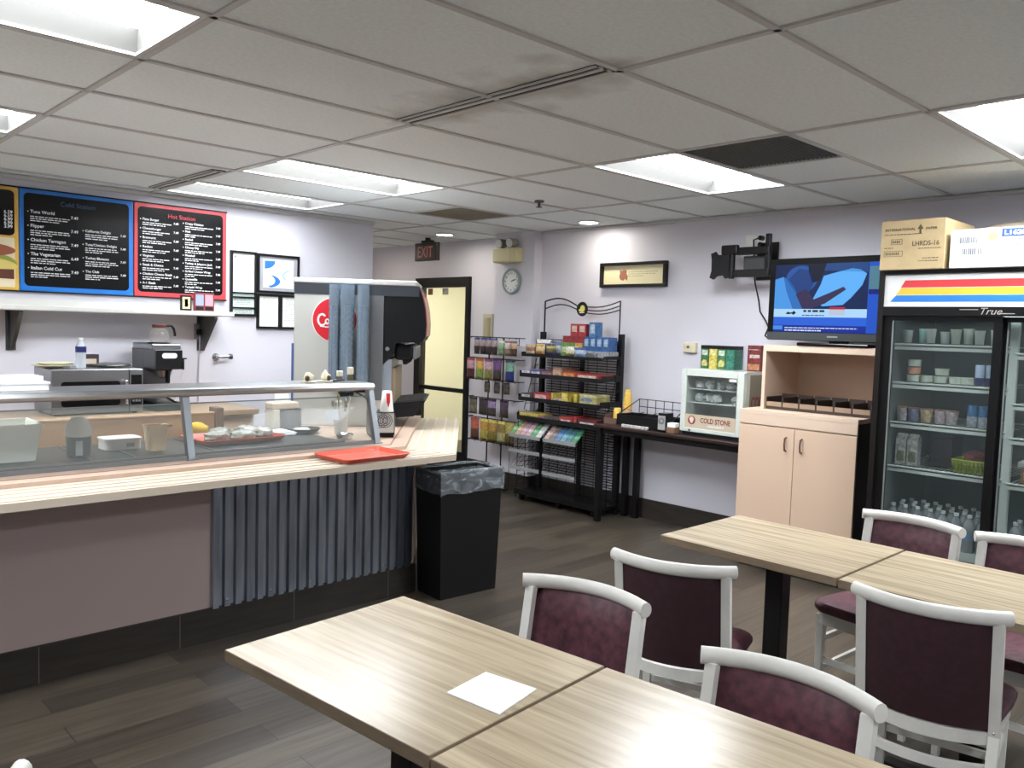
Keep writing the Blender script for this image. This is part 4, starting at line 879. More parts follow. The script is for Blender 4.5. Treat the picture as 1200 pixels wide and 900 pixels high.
b = B(o); b.box(XF, XB, YA, YB, .06, .085); b.box(XF, XF+.015, YA, YB, .085, .11); b.build('base_shelf', MATS['rack_shelf'], t)
for x, y in ((XF+.05, YA+.06), (XF+.05, YB-.06), (XF+.05, 4.92), (XB-.05, YA+.06), (XB-.05, YB-.06)):
    b = B(o); b.cyl((x, y-.012, .03), (x, y+.012, .03), .03); b.box(x-.02, x+.02, y-.02, y+.02, .03, .062); b.build('caster', black, t, False)
lab_m = M('label_strip', (150, 152, 152), .4); XG = 5.27
for k, z in enumerate((.612, .472, .315)):
    for a, c in ((4.67, 5.06), (5.10, 5.50)):
        b = B(o); b.box(XG, XG+.006, a, c, z-.016, z+.016); b.cyl((XG-.002, a+.012, z), (XG, a+.012, z), .008, n=10); b.cyl((XG-.002, c-.012, z), (XG, c-.012, z), .008, n=10); st = b.build('label_strip', lab_m, t)
        b = B(o)
        dz = .12
        for q in range(9): y = a+.01+(c-a-.02)*q/8; b.tube([(XG+.01, y, z-.005), (XG+.15, y, z+dz)], .002, 5)
        b.tube([(XG+.01, a, z-.005), (XG+.01, c, z-.005)], .003, 5); b.tube([(XG+.15, a, z+dz), (XG+.15, c, z+dz)], .003, 5)
        for y in (a+.005, c-.005): b.tube([(XG+.01, y, z-.01), (XG+.01, y, z-.15 if k < 2 else .06)], .003, 5)
        b.build('gum_tray', blackwire, t)
# arch sign above the rack
b = B(o); yl, yr, xs = 5.40, 4.50, 5.60
b.tube([(xs, yl, 1.5), (xs, yl, 1.86)], .008, 8); b.tube([(xs, yr, 1.55), (xs, yr, 1.86)], .006, 8)
for a0, a1, dz, th in ((1.86, 1.83, .05, .007), (1.79, 1.80, .045, .006)):
    b.tube([(xs, yl+(4.98-yl)*k/12, a0+(a1-.02-a0)*k/12+dz*math.sin(PI*k/12)) for k in range(13)], th, 6)
for a0, a1 in ((1.83, 1.86), (1.80, 1.82), (1.775, 1.785)):
    b.tube([(xs, 4.88+(yr-4.88)*k/12, a0-.02+(a1-a0+.02)*k/12-.022*math.sin(PI*k/12)) for k in range(13)], .005, 6)
b.build('sign_frame', black, t)
b = B(o); b.lathe([(0, .0), (.062, 0), (.066, .006), (.062, .014), (0, .014)], (xs-.0, 4.93, 1.79), 32, 'X'); sg = b.build('round_sign', M('sign_black', (26, 27, 24), .4), t)
b = B(o); b.sheet(arc(0, -.008, .036, PI, 2*PI, 12, .018)+arc(.01, .004, .028, 0, PI, 12, .03), (xs-.0145, 4.93, 1.79), XU, XV, .001); b.build('leaf_emblem', M('emblem_yellow', (222, 216, 110), .4), sg)
b = B(o); b.sheet([(-.03, -.03), (.035, -.026), (.03, -.034), (-.02, -.038)], (xs-.0145, 4.93, 1.79), XU, XV, .001); b.build('emblem_stroke', M('emblem_white', (230, 228, 200), .4), sg)

# packaged snacks
def pm(rgb, r=.35):
    g = sum(rgb)/3; rgb2 = tuple(int((g*.22+c*.78)*.92) for c in rgb)
    return M('pack_%d_%d_%d' % rgb, rgb2, r, noise=.42, nscale=46)
def ry(y): return 5.45-(5.45-y)*.93 if y < 5.45 else y       # spacing along the shelves
def pack(name, y0, y1, z0, z1, x0, x1, c1, c2, label, group, patch=(.15, .85, .3, .7), cat=None, tilt=0):
    y0, y1 = ry(y0), ry(y1); oo = (x0, (y0+y1)/2, z0); b = B(oo); b.box(x0, x1, y0, y1, z0, z1, .002)
    b.mi = 1; ya, yb_ = y1-(y1-y0)*patch[0], y1-(y1-y0)*patch[1]; b.box(x0-.0012, x0, yb_, ya, z0+(z1-z0)*patch[2], z0+(z1-z0)*patch[3])
    ob = b.build(name, [pm(c1), pm(c2)], None); tag(ob, label, cat or 'snack box', group); return ob
def bag(name, y0, y1, z0, z1, x, c1, c2, label, group, d=.05, lim=.35, c3=None, top=None):
    if 'clip rack' not in group: y0, y1 = ry(y0), ry(y1)
    oo = (x, (y0+y1)/2, z0); b = B(oo); bands = [(lim, 1), (lim+.35, 0 if c3 is None else 2), (1.1, 0 if top is None else 3)]
    b.pillow((x, (y0+y1)/2, (z0+z1)/2), y1-y0, z1-z0, d, 8, bands=bands)
    ob = b.build(name, [pm(c1), pm(c2), pm(c3 or c1), pm(top or c1)], None); return tag(ob, label, 'snack bag', group)
G = 'snacks on the top shelf of the rack'
for k, (y0, y1, z1, c1, c2, c3, l) in enumerate((
    (5.30, 5.44, 1.455, (196, 164, 120), (222, 206, 170), (170, 110, 80), 'tan snack bag at the left end of the top shelf'),
    (5.18, 5.31, 1.465, (224, 170, 70), (214, 140, 60), (236, 210, 150), 'yellow-orange snack bag, second from the left on the top shelf'),
    (5.06, 5.18, 1.45, (196, 176, 60), (60, 74, 130), (120, 110, 60), 'yellow and dark snack bag, third from the left on the top shelf'))):
    bag('snack_bag', y0, y1, 1.362, z1, 5.40+.01*k, c1, c2, l, G, .05, .3, c3)
bag('snack_bag', 5.20, 5.40, 1.365, 1.505, 5.50, (225, 230, 236), (60, 90, 170), 'big white bag with a blue oval standing behind the tan snack bags', G, .06, .3, (40, 84, 170))
bag('snack_bag', 5.02, 5.14, 1.365, 1.485, 5.50, (70, 110, 176), (190, 205, 220), 'blue and white bag left of the green cartons on the top shelf', G, .05, .35, (220, 226, 230))
for k, (a, l) in enumerate(((4.925, 'green carton on the top shelf, left one of the pair'), (4.835, 'green carton on the top shelf, right one of the pair'))):
    pack('snack_box', a, a+.085, 1.362, 1.485, 5.45, 5.56, (112, 168, 74), (206, 222, 160), l, G)
pack('snack_box', 4.745, 4.83, 1.362, 1.485, 5.45, 5.56, (222, 170, 62), (230, 140, 50), 'yellow-orange carton between the green and blue cartons', G)
for k in range(4):
    a = 4.66-k*.079; pack('snack_box', a, a+.075, 1.42, 1.545, 5.46, 5.57, (46, 104, 178), (170, 200, 222), ['leftmost', 'second', 'third', 'rightmost'][k]+' of the four blue cartons in a row on the top shelf', G, (.2, .8, .35, .85))
b = B((5.5, 4.54, 1.362)); b.box(5.45, 5.58, ry(4.41), ry(4.74), 1.362, 1.42, .003); tag(b.build('riser_carton', pm((170, 174, 176)), None), 'grey tray carrying the four blue cartons', 'tray')
for k, l in enumerate(('red carton stacked above the yellow carton, left one', 'red carton stacked above the yellow carton, right one')):
    a = 4.82-k*.10; pack('snack_box', a, a+.095, 1.546 if False else 1.546, 1.655, 5.47, 5.565, (200, 44, 50), (226, 190, 170), l, G, (.2, .85, .35, .85))
b = B((5.5, 4.82, 1.486)); b.box(5.46, 5.57, ry(4.72), ry(5.0), 1.486, 1.546, .002); tag(b.build('red_carton', pm((168, 34, 42)), None), 'flat red carton lying on the green cartons under the two red ones', 'snack box', G)
pack('snack_box', 4.60, 4.68, 1.546, 1.672, 5.47, 5.565, (64, 130, 196), (190, 210, 226), 'single blue carton on top of the row of blue cartons', G, (.2, .85, .2, .85))
bag('snack_bag', 4.70, 4.86, 1.375, 1.455, 5.36, (228, 226, 214), (206, 180, 80), 'white bag lying at the front of the top shelf', G, .05, .25, (226, 218, 180))
bag('snack_bag', 4.58, 4.74, 1.365, 1.45, 5.345, (44, 80, 160), (120, 160, 206), 'dark blue bag lying at the front of the top shelf', G, .05, .3, (190, 206, 226))
G = 'candy boxes on the second shelf of the rack'
for y0, y1, z1, c1, c2, l in ((5.32, 5.44, 1.225, (186, 176, 206), (226, 224, 232), 'white and lilac candy box at the left end of the second shelf'), (5.17, 5.315, 1.222, (88, 80, 156), (204, 204, 226), 'violet candy box on the second shelf'),
     (5.02, 5.165, 1.222, (168, 66, 62), (150, 130, 140), 'dull red candy box on the second shelf'), (4.89, 5.015, 1.26, (168, 116, 84), (206, 170, 140), 'brown candy box with raised sides on the second shelf'),
     (4.72, 4.885, 1.235, (206, 72, 42), (236, 148, 66), 'orange candy box on the second shelf'), (4.44, 4.715, 1.225, (186, 52, 48), (230, 200, 180), 'long red candy box at the right end of the second shelf')):
    pack('candy_box', y0, y1, 1.172, z1, 5.352, 5.55, c1, c2, l, G, (.1, .9, .3, .75))
G = 'candy boxes on the third shelf of the rack'
for y0, y1, z0, z1, c1, c2, l in ((5.26, 5.43, .952, 1.005, (66, 62, 64), (186, 186, 184), 'dark candy box with a grey label at the left of the third shelf'), (5.02, 5.25, .952, 1.02, (188, 50, 48), (226, 170, 160), 'wide red candy box on the third shelf'),
     (4.985, 5.012, .952, 1.035, (226, 196, 70), (226, 196, 70), 'thin yellow divider box right of the red one on the third shelf'), (4.885, 4.98, .952, .985, (206, 200, 188), (190, 120, 110), 'low white candy box on the third shelf'),
     (4.80, 4.88, .952, 1.045, (230, 200, 60), (236, 214, 110), 'tall yellow candy box on the third shelf'), (4.68, 4.72, .952, 1.045, (222, 196, 60), (222, 196, 60), 'narrow yellow box left of the stacked boxes on the third shelf'),
     (4.44, 4.65, .952, .983, (196, 186, 120), (210, 200, 150), 'pale yellow box, bottom of the stack at the right of the third shelf'), (4.44, 4.65, .985, 1.02, (186, 172, 90), (84, 130, 190), 'yellow box with a blue label, middle of the stack at the third shelf\'s right'),
     (4.44, 4.65, 1.022, 1.05, (190, 180, 110), (206, 204, 170), 'yellow box, top of the stack at the right of the third shelf')):
    pack('candy_box', y0, y1, z0, z1, 5.342, 5.52, c1, c2, l, G, (.1, .75, .25, .8))
G = 'candy boxes on the fourth shelf of the rack'
for y0, y1, z1, c1, c2, l in ((5.16, 5.43, .825, (226, 196, 70), (150, 140, 90), 'long yellow candy box on the fourth shelf'), (5.10, 5.15, .81, (196, 110, 150), (220, 150, 180), 'tiny pink candy box on the fourth shelf'), (4.97, 5.09, .815, (92, 82, 80), (170, 166, 164), 'grey-brown candy box on the fourth shelf'),
     (4.90, 4.965, .812, (116, 98, 90), (160, 150, 140), 'small brown candy box on the fourth shelf'), (4.72, 4.885, .835, (190, 52, 48), (226, 212, 196), 'red and white candy box on the fourth shelf'), (4.665, 4.71, .85, (178, 40, 48), (206, 90, 90), 'narrow upright red candy box on the fourth shelf'), (4.42, 4.65, .835, (112, 36, 34), (210, 206, 200), 'dark red candy box with a white stripe at the right of the fourth shelf')):
    pack('candy_box', y0, y1, .772, z1, 5.332, 5.52, c1, c2, l, G, (.12, .85, .25, .6))
gum = [((92, 158, 90), 'green'), ((190, 150, 120), 'tan'), ((206, 150, 170), 'pink'), ((196, 160, 166), 'dusty pink'), ((90, 170, 110), 'bright green'), ((200, 214, 206), 'pale mint'), ((186, 150, 140), 'beige and red'), ((120, 112, 112), 'grey'), ((60, 110, 176), 'blue'), ((70, 140, 160), 'teal'), ((56, 120, 130), 'dark teal'), ((56, 140, 90), 'dark green')]
for k, (c, nm) in enumerate(gum):
    a, c0 = (5.10, 5.50) if k < 6 else (4.67, 5.06); q = k % 6; w = (c0-a)/6; y = c0-w*(q+.5)
    b = B((XG+.08, y, .67))
    for r in range(5):
        f = (r+.5)/5; x = XG+.014+.136*f; z = .607+.120*f+.016
        b.mi = r % 2; b.obox((x, y, z), (.05, w-.006, .012), 0, .002, Matrix.Rotation(-.72-.12*(r % 2), 3, 'Y'))
    tag(b.build('gum_stack', [pm(c), pm(tuple(min(255, v+50) for v in c))], None), nm+' gum packs fanned out in the lower front tray, '+['first', 'second', 'third', 'fourth', 'fifth', 'sixth', 'seventh', 'eighth', 'ninth', 'tenth', 'eleventh', 'last'][k]+' from the left', 'gum', 'gum stacks in the lower front tray')

# clip rack with hanging bags
o = (5.42, 5.87, 0); t = thing('clip_rack', 'thin black wire clip rack hung with snack bags left of the snack rack', 'rack', o)
for y, x in ((6.0, 5.45), (5.74, 5.40)):
    b = B(o); b.tube([(x, y, .02), (x, y, 1.50)], .007, 8); b.build('upright', blackwire, t, True)
for z in (1.505, 1.30, 1.09, .91, .71, .48, .20):
    b = B(o); y0, y1 = (5.52, 6.24) if z > .4 else (5.60, 6.05)
    b.tube([(5.40, y0, z), (5.40, y1, z)], .005, 6); b.tube([(5.40, y0, z), (5.47, y0, z)], .004, 6); b.tube([(5.40, y1, z), (5.47, y1, z)], .004, 6)
    for k in range(8): y = y0+.04+(y1-y0-.08)*k/7; b.tube([(5.40, y, z), (5.38, y, z-.012)], .003, 5)
    b.build('clip_bar', blackwire, t)
for y, x in ((6.0, 5.45), (5.74, 5.40)):
    b = B(o); b.tube([(x-.16, y-.03, .015), (x, y, .03), (x+.12, y+.02, .015)], .008, 6); b.build('foot', blackwire, t)
b = B(o); b.tube([(5.40, 5.53, 1.50), (5.40, 5.53, 1.44), (5.40, 5.74, 1.44)], .004, 6); b.build('header_clip', blackwire, t)
ROW = ['top row', 'second row', 'third row', 'fourth row', 'bottom row']
def hang(row, n, x, ys, w, z0, z1, cols_, d=.045):
    for k, (y, cc, l) in enumerate(zip(ys, cols_[0], cols_[1])):
        bag('hanging_bag', y-w/2, y+w/2, z0, z1, x+.004*(k % 2), cc[0], cc[1], l, 'bags in the '+ROW[row]+' of the clip rack', d, .45, cc[2], cc[3])
nut = ((120, 92, 80), (70, 52, 52), (176, 150, 150), (32, 70, 156))
hang(0, 4, 5.385, [6.11, 6.025, 5.94, 5.86], .083, 1.335, 1.497, ([nut]*4, ['blue-topped nut bag in the top row of the clip rack, '+q for q in ('leftmost of four', 'second of four', 'third of four', 'rightmost of four')]))
hang(0, 3, 5.385, [5.76, 5.67, 5.585], .085, 1.335, 1.475, ([((180, 196, 160), (130, 170, 120), (150, 186, 140), (220, 222, 206)), ((196, 80, 66), (150, 120, 90), (206, 200, 190), (170, 60, 60)), ((186, 70, 60), (90, 60, 50), (206, 160, 120), (60, 40, 40))],
     ['pale green small bag in the top row of the clip rack', 'red and white small bag in the top row of the clip rack', 'red and dark small bag at the top row\'s right end on the clip rack']))
hang(1, 5, 5.375, [6.185, 6.055, 5.925, 5.80, 5.62], .122, 1.085, 1.295, ([((176, 46, 66), (96, 40, 46), (206, 150, 160), None), ((222, 84, 40), (140, 170, 60), (232, 180, 70), None), ((126, 50, 110), (150, 140, 60), (206, 160, 170), None), ((84, 42, 120), (70, 60, 50), (110, 60, 130), None), ((36, 76, 120), (30, 50, 140), (110, 170, 140), (24, 44, 86))],
     ['raspberry red bag at the left of the second row of the clip rack', 'orange bag in the second row of the clip rack', 'plum and pink bag in the second row of the clip rack', 'violet bag in the second row of the clip rack', 'blue and green bag at the right of the second row of the clip rack']))
dk = ((52, 44, 40), (92, 86, 62), (70, 60, 52), (36, 32, 34))
hang(2, 3, 5.395, [5.955, 5.82, 5.68], .08, .965, 1.075, ([dk, dk, dk], ['small dark bag in the third row of the clip rack, '+q for q in ('left one', 'middle one', 'right one')]))
pu = ((56, 36, 64), (74, 62, 56), (84, 56, 92), (40, 28, 46))
hang(3, 4, 5.385, [6.145, 6.005, 5.87, 5.70], .125, .74, .905, ([((70, 62, 52), (120, 112, 90), (96, 86, 66), (40, 36, 34)), ((52, 42, 50), (66, 60, 50), (60, 48, 58), (40, 32, 40)), ((60, 34, 72), (76, 66, 60), (150, 120, 170), (44, 28, 56)), pu],
     ['dark olive bag at the left of the fourth row of the clip rack', 'dark brown bag, second in the fourth row of the clip rack', 'dark purple bag with a pale figure in the fourth row of the clip rack', 'dark purple bag at the right of the fourth row of the clip rack']))
hang(4, 5, 5.375, [6.10, 5.965, 5.84, 5.715, 5.60], .13, .49, .705, ([((176, 40, 40), (110, 60, 44), (200, 90, 60), None), ((226, 204, 76), (196, 176, 60), (206, 150, 50), None), ((214, 194, 66), (150, 130, 50), (190, 140, 50), None), ((226, 206, 80), (190, 180, 110), (150, 120, 50), None), ((186, 160, 60), (120, 100, 50), (200, 180, 80), None)],
     ['red bag at the left of the bottom row of the clip rack', 'yellow bag right of the red one in the bottom row of the clip rack', 'darker yellow bag in the middle of the bottom row of the clip rack', 'yellow bag fourth in the bottom row of the clip rack', 'ochre bag at the right of the bottom row of the clip rack']))

# ------------------------------------------------------------------ narrow dark table and what stands on it
TZ = .825
dkwood = laminate_mat('dark_wood', (34, 24, 22), (62, 44, 40), (14, 2, 14), .3)
o = (5.46, 3.75, 0); t = thing('side_table', 'narrow dark brown table along the back wall', 'table', o)
b = B(o); b.box(5.24, 5.69, 3.0, 4.45, TZ-.03, TZ, .005); b.build('tabletop', dkwood, t)
b = B(o); b.box(5.27, 5.68, 3.03, 4.43, TZ-.075, TZ-.03); b.build('apron', black, t)
for x, y in ((5.275, 4.40), (5.635, 4.40), (5.635, 4.28), (5.275, 3.04), (5.635, 3.04)):
    b = B(o); b.box(x-.02, x+.025, y-.02, y+.025, 0, TZ-.03); b.build('leg', black, t)
# cups
yel = M('cup_yellow', (236, 196, 92), .45); pinkc = M('cup_peach', (222, 178, 150), .45)
o = (5.50, 4.30, TZ)
t = thing('cup_stack', 'tall stack of peach cups topped with yellow cups against the back wall', 'cups', o)
b = B(o); prof = [(0, 0)]
for k in range(9): prof += [(.040-.0006*k, .014*k+.001), (.042-.0006*k, .014*k+.006), (.038-.0006*k, .014*k+.012)]
b.lathe(prof+[(0, .13)], o); b.build('peach_cups', pinkc, t, True)
b = B(o); prof = [(0, .13)]
for k in range(9): prof += [(.039-.0011*k, .13+.014*k+.001), (.040-.0011*k, .13+.014*k+.006), (.036-.0011*k, .13+.014*k+.012)]
b.lathe(prof+[(.026, .262), (.024, .285), (0, .287)], o); b.build('yellow_cups', yel, t, True)
o = (5.42, 4.345, TZ+.012); b = B(o); b.lathe([(0, 0), (.034, 0), (.036, .004), (.03, .115), (.027, .12), (0, .118)], o); tag(b.build('yellow_cup', yel, None, True), 'single yellow cup upside down in the brown holder on the side table', 'cup')
o = (5.40, 4.385, TZ); t = thing('cup_holder', 'small brown open holder at the left end of the side table', 'holder', o)
b = B(o); br_ = M('holder_brown', (110, 84, 72), .5); b.box(5.35, 5.475, 4.295, 4.43, TZ+.001, TZ+.011); b.build('base', br_, t)
b = B(o); b.box(5.35, 5.36, 4.295, 4.43, TZ+.011, TZ+.05); b.box(5.465, 5.475, 4.295, 4.43, TZ+.011, TZ+.05); b.box(5.36, 5.465, 4.42, 4.43, TZ+.011, TZ+.08); b.build('side_wall', br_, t)
# wire organiser
o = (5.42, 4.0, TZ); t = thing('wire_organizer', 'black wire condiment organiser on the side table', 'organiser', o)
y0, y1, x0, x1 = 3.70, 4.25, 5.30, 5.52
b = B(o); b.box(x0, x1, y0+.02, y1, TZ+.012, TZ+.018); b.box(x0, x0+.006, y0+.14, y1, TZ+.018, TZ+.095); b.box(x1-.006, x1, y0+.02, y1, TZ+.018, TZ+.1); b.box(x0, x1, y1-.006, y1, TZ+.018, TZ+.1); b.box(x0, x1, y0+.14, y0+.146, TZ+.018, TZ+.1); b.build('tray', M('organiser_black', (24, 24, 25), .4), t)
b = B(o)
for k in range(4): z = TZ+.03+k*.062; b.tube([(x1+.01, y0, z), (x1+.01, y1-.05, z)], .0035, 6)
for k in range(7): y = y0+(y1-.05-y0)*k/6; b.tube([(x1+.01, y, TZ+.012), (x1+.01, y, TZ+.216)], .0035, 6)
b.tube([(x0, y1, TZ+.09), (x1+.01, y1-.05, TZ+.216)], .004, 6); b.tube([(x0, y0, TZ+.09), (x1+.01, y0, TZ+.216)], .004, 6)
for k in range(4): y = y0+.05+k*.13; b.tube([(x0, y, TZ+.09), (x1, y, TZ+.11)], .003, 6)
b.build('wire_frame', blackwire, t)
b = B(o)
for x in (x0+.02, x1-.02):
    for y in (y0+.06, y1-.03): b.cyl((x, y, TZ), (x, y, TZ+.013), .008, n=10)
b.build('foot', black, t)
rr = random.Random(2)
for k in range(11):
    y = 3.93+k*.024; x = 5.285; b = B((x, y, TZ)); b.box(x-.012, x+.01, y-.009, y+.009, TZ+.001, TZ+.022, .002); tag(b.build('creamer_packet', M('packet_white', (206, 204, 200), .5), None), 'white packets lined up along the front of the wire organiser', 'packet', 'packets in front of the organiser')
o = (5.31, 3.775, TZ); t = thing('napkin_caddy', 'small black caddy with a silver logo plate right of the wire organiser', 'caddy', o)
b = B(o); b.box(5.26, 5.36, 3.735, 3.81, TZ+.001, TZ+.15, .004); b.build('box', MATS['caddy_black'], t)
b = B(o); b.box(5.255, 5.26, 3.74, 3.805, TZ+.02, TZ+.13); pl_ = b.build('front_plate', MATS['plate_silver'], t)
b = B(o)
for r in (.024, .016): b.tube([(5.254, 3.7725+y, TZ+.09+z) for y, z in arc(0, 0, r, 0, 2*PI, 20)][:-1], .0015, 6, True)
b.build('logo_rings', MATS['ring_dark'], pl_)
b = B((5.30, 3.70, TZ)); b.box(5.265, 5.345, 3.66, 3.735, TZ+.001, TZ+.045, .003); tag(b.build('brown_box', M('box_kraft', (120, 90, 66), .6), None), 'little brown box in front of the display freezer', 'box')
b = B((5.30, 3.69, TZ+.046)); b.obox((5.305, 3.695, TZ+.063), (.07, .07, .034), .1, .004); tag(b.build('napkin_stack', M('napkin_white', (240, 240, 238), .6), None), 'small stack of white napkins on the little brown box', 'napkins')
# display freezer
o = (5.5, 3.36, TZ); t = thing('display_freezer', 'small white glass-door ice cream freezer on the side table', 'freezer', o)
fr = M('freezer_white', (204, 210, 202), .35); x0, x1, y0, y1, z0, z1 = 5.335, 5.69, 3.10, 3.635, TZ+.03, 1.33
b = B(o); w = .03; b.box(x0, x1, y0, y0+w, z0, z1); b.box(x0, x1, y1-w, y1, z0, z1); b.box(x0, x1, y0+w, y1-w, z1-.04, z1); b.box(x0, x1, y0+w, y1-w, z0, z0+.08); b.box(x1-.02, x1, y0+w, y1-w, z0+.08, z1-.04); b.build('cabinet', fr, t)
b = B(o); b.box(x0+.05, x0+.35, y0-.002, y0, z0+.02, z1-.02); b.build('side_panel', M('freezer_side', (128, 124, 108), .5), t)
b = B(o); b.text('COLD', .12, (x0+.07, y0-.0025, z0+.21), (1, 0, 0), (0, 0, 1), 'LEFT', bold=.003, sx=.62); b.build('side_lettering', M('cold_maroon', (120, 36, 40), .4), t)
b = B(o); xd = x0-.035; b.box(xd, x0-.004, y0, y0+.055, z0, z1, .006); b.box(xd, x0-.004, y1-.045, y1, z0, z1, .006); b.box(xd, x0-.004, y0+.055, y1-.045, z1-.05, z1, .004); b.box(xd, x0-.004, y0+.055, y1-.045, z0, z0+.03, .004); dr = b.build('door', fr, t)
b = B(o); b.box(xd+.008, xd+.012, y0+.055, y1-.045, z0+.03, z1-.05); b.build('door_glass', glassy('freezer_glass', (190, 200, 196), .96), dr)
b = B(o); b.box(xd+.003, xd+.008, y0+.055, y1-.03, z0+.03, z0+.135); sp = b.build('sign_panel', M('freezer_sign', (196, 182, 158), .45), dr)
b = B(o); b.text('COLD STONE', .052, (xd+.0025, y0+.225, z0+.077), XU, XV, 'CENTER', bold=.0012, sx=.8); b.build('lettering', MATS['cold_maroon'], sp)
b = B(o); b.text('CREAMERY', .022, (xd+.0025, y0+.22, z0+.048), XU, XV, 'CENTER', bold=.0005, sx=1.3); b.build('small_lettering', white_p, sp)
b = B(o); b.sheet(arc(0, 0, .033, 0, 2*PI, 28), (xd+.003, y1-.105, z0+.09), XU, XV, .001); lg = b.build('round_logo', M('logo_maroon', (136, 52, 46), .4), sp)
b = B(o); b.sheet([(-.006, -.02), (.006, -.02), (.02, .006)]+arc(0, .008, .02, 0, PI, 10)+[(-.02, .006)], (xd+.0018, y1-.105, z0+.088), XU, XV, .0008); b.build('cone_emblem', M('cone_white', (222, 206, 190), .4), lg)
b = B(o); b.box(xd-.004, xd+.006, y0+.06, y0+.12, z1-.075, z1-.055, .003); b.build('catch', white_p, dr)
for z in (z0+.22, z0+.325):
    b = B(o); b.tube([(x0+.02, y0+w, z), (x0+.02, y1-w, z)], .004, 6)
    for k in range(14): x = x0+.03+k*.022; b.tube([(x, y0+w, z), (x, y1-w, z)], .0018, 5)
    b.build('wire_shelf', M('shelf_white', (206, 214, 210), .4), t)
b = B(o); b.box(x0+.02, x0+.30, y0+w, y1-w, z0+.08, z0+.09); b.box(xd+.01, x1-.02, y0+.02, y1-.02, TZ+.001, z0); b.build('plinth', black, t)
b = B(o); b.cyl((xd-.002, y1-.09, z0+.012), (xd+.004, y1-.09, z0+.012), .009, n=12); b.build('lock', darksteel, dr)
for k in range(9):
    sh = 0 if k < 5 else 1; z = z0+(.326 if sh == 0 else .221); y = (3.52-.085*k) if sh == 0 else (3.53, 3.46, 3.39, 3.21)[k-5]
    b = B((5.44, y, z)); b.lump((5.42, y, z+.028), (.12, .085, .085), 30+k, 10, .22); tag(b.build('ice_cream_bag', M('clear_pack', (176, 182, 180), .25, noise=.5, nscale=40), None, True), 'crumpled clear packs of ice cream on the '+('upper' if sh == 0 else 'lower')+' wire shelf of the display freezer', 'ice cream', 'ice cream packs on the %s freezer shelf' % ('upper' if sh == 0 else 'lower'))
# tea boxes and the rest on the freezer
for k, (c, c2, l) in enumerate((((58, 118, 66), (200, 220, 200), 'dark green tea box, leftmost on the display freezer'), ((228, 204, 70), (236, 226, 140), 'yellow tea box on the display freezer'), ((70, 140, 74), (206, 226, 206), 'green tea box right of the yellow one on the display freezer'), ((44, 132, 104), (60, 150, 120), 'teal tea box, rightmost of the four on the display freezer'))):
    y = 3.645-.0755*(k+1); oo = (5.58, y, 1.33); t = thing('tea_box', l, 'tea box', oo, 0, 'tea boxes on the display freezer')
    b = B(oo); b.box(5.56, 5.68, y+.002, y+.073, 1.331, 1.49, .002); b.build('body', pm(c), t)
    b = B(oo); b.box(5.559, 5.681, y+.001, y+.074, 1.485, 1.512); b.build('black_lid', black, t)
    b = B(oo); b.box(5.5588, 5.56, y+.012, y+.063, 1.435, 1.475); b.mi = 1; b.lump((5.56, y+.037, 1.37), (.003, .05, .06), k, 10, .3); b.build('label', [pm(c2), pm((230, 214, 110) if k < 3 else (60, 150, 120))], t)
oo = (5.6, 3.18, 1.33); t = thing('tea_canister', 'dark red box half hidden behind the cabinet hutch', 'box', oo)
b = B(oo); b.box(5.57, 5.67, 3.13, 3.24, 1.331, 1.525, .002); b.build('body', pm((140, 44, 44)), t)
b = B(oo); b.box(5.5685, 5.57, 3.14, 3.22, 1.43, 1.455); b.box(5.5685, 5.57, 3.15, 3.23, 1.49, 1.496); b.build('print', pm((222, 200, 190)), t)
b = B(oo); b.box(5.5685, 5.57, 3.14, 3.23, 1.34, 1.385); b.build('orange_patch', pm((206, 130, 80)), t)
t = thing('thermostat', 'small cream thermostat box on the wall above the freezer', 'thermostat', (W, 3.83, 1.49))
b = B((W, 3.83, 1.49)); b.box(W-.035, W, 3.77, 3.885, 1.445, 1.525, .006); b.build('case', M('thermo_cream', (216, 208, 180), .45), t)
b = B((W, 3.83, 1.49)); b.box(W-.04, W-.034, 3.83, 3.85, 1.48, 1.50); b.build('dial', M('thermo_dark', (96, 88, 72), .5), t)
# picture
o = (W, 4.45, 2.09); t = thing('framed_picture', 'long black framed cream print on the back wall', 'picture', o)
b = B(o); y0, y1, z0, z1 = 4.09, 4.80, 1.985, 2.20; f = .026; xf = W-.045
b.box(xf, W, y0, y1, z1-f, z1, .003); b.box(xf, W, y0, y1, z0, z0+f, .003); b.box(xf, W, y0, y0+f, z0+f, z1-f, .003); b.box(xf, W, y1-f, y1, z0+f, z1-f, .003); b.build('frame', M('picture_frame', (34, 28, 26), .35), t)
b = B(o); b.box(W-.014, W-.006, y0+f, y1-f, z0+f, z1-f); b.build('print', M('print_ivory', (232, 222, 180), .5), t)
b = B(o); b.sheet([(-.04, .042), (-.012, .036), (.005, .046), (.038, .038), (.036, .006), (.05, -.01), (.044, -.05), (.02, -.034), (.0, -.05), (-.034, -.038), (-.046, -.006), (-.036, .008)], (W-.0145, 4.555, 2.092), XU, XV, .0006); b.build('red_emblem', M('emblem_brick', (166, 106, 84), .5), t)
b = B(o); rr = random.Random(3)
for r, (w0, z) in enumerate(((.30, 2.112), (.28, 2.095), (.16, 2.078))):
    y = 4.50
    while y > 4.50-w0: l = rr.uniform(.012, .035); b.box(W-.0148, W-.014, y-l, y, z, z+.006); y -= l+.007
b.build('script_lines', M('script_grey', (176, 168, 140), .6), t)

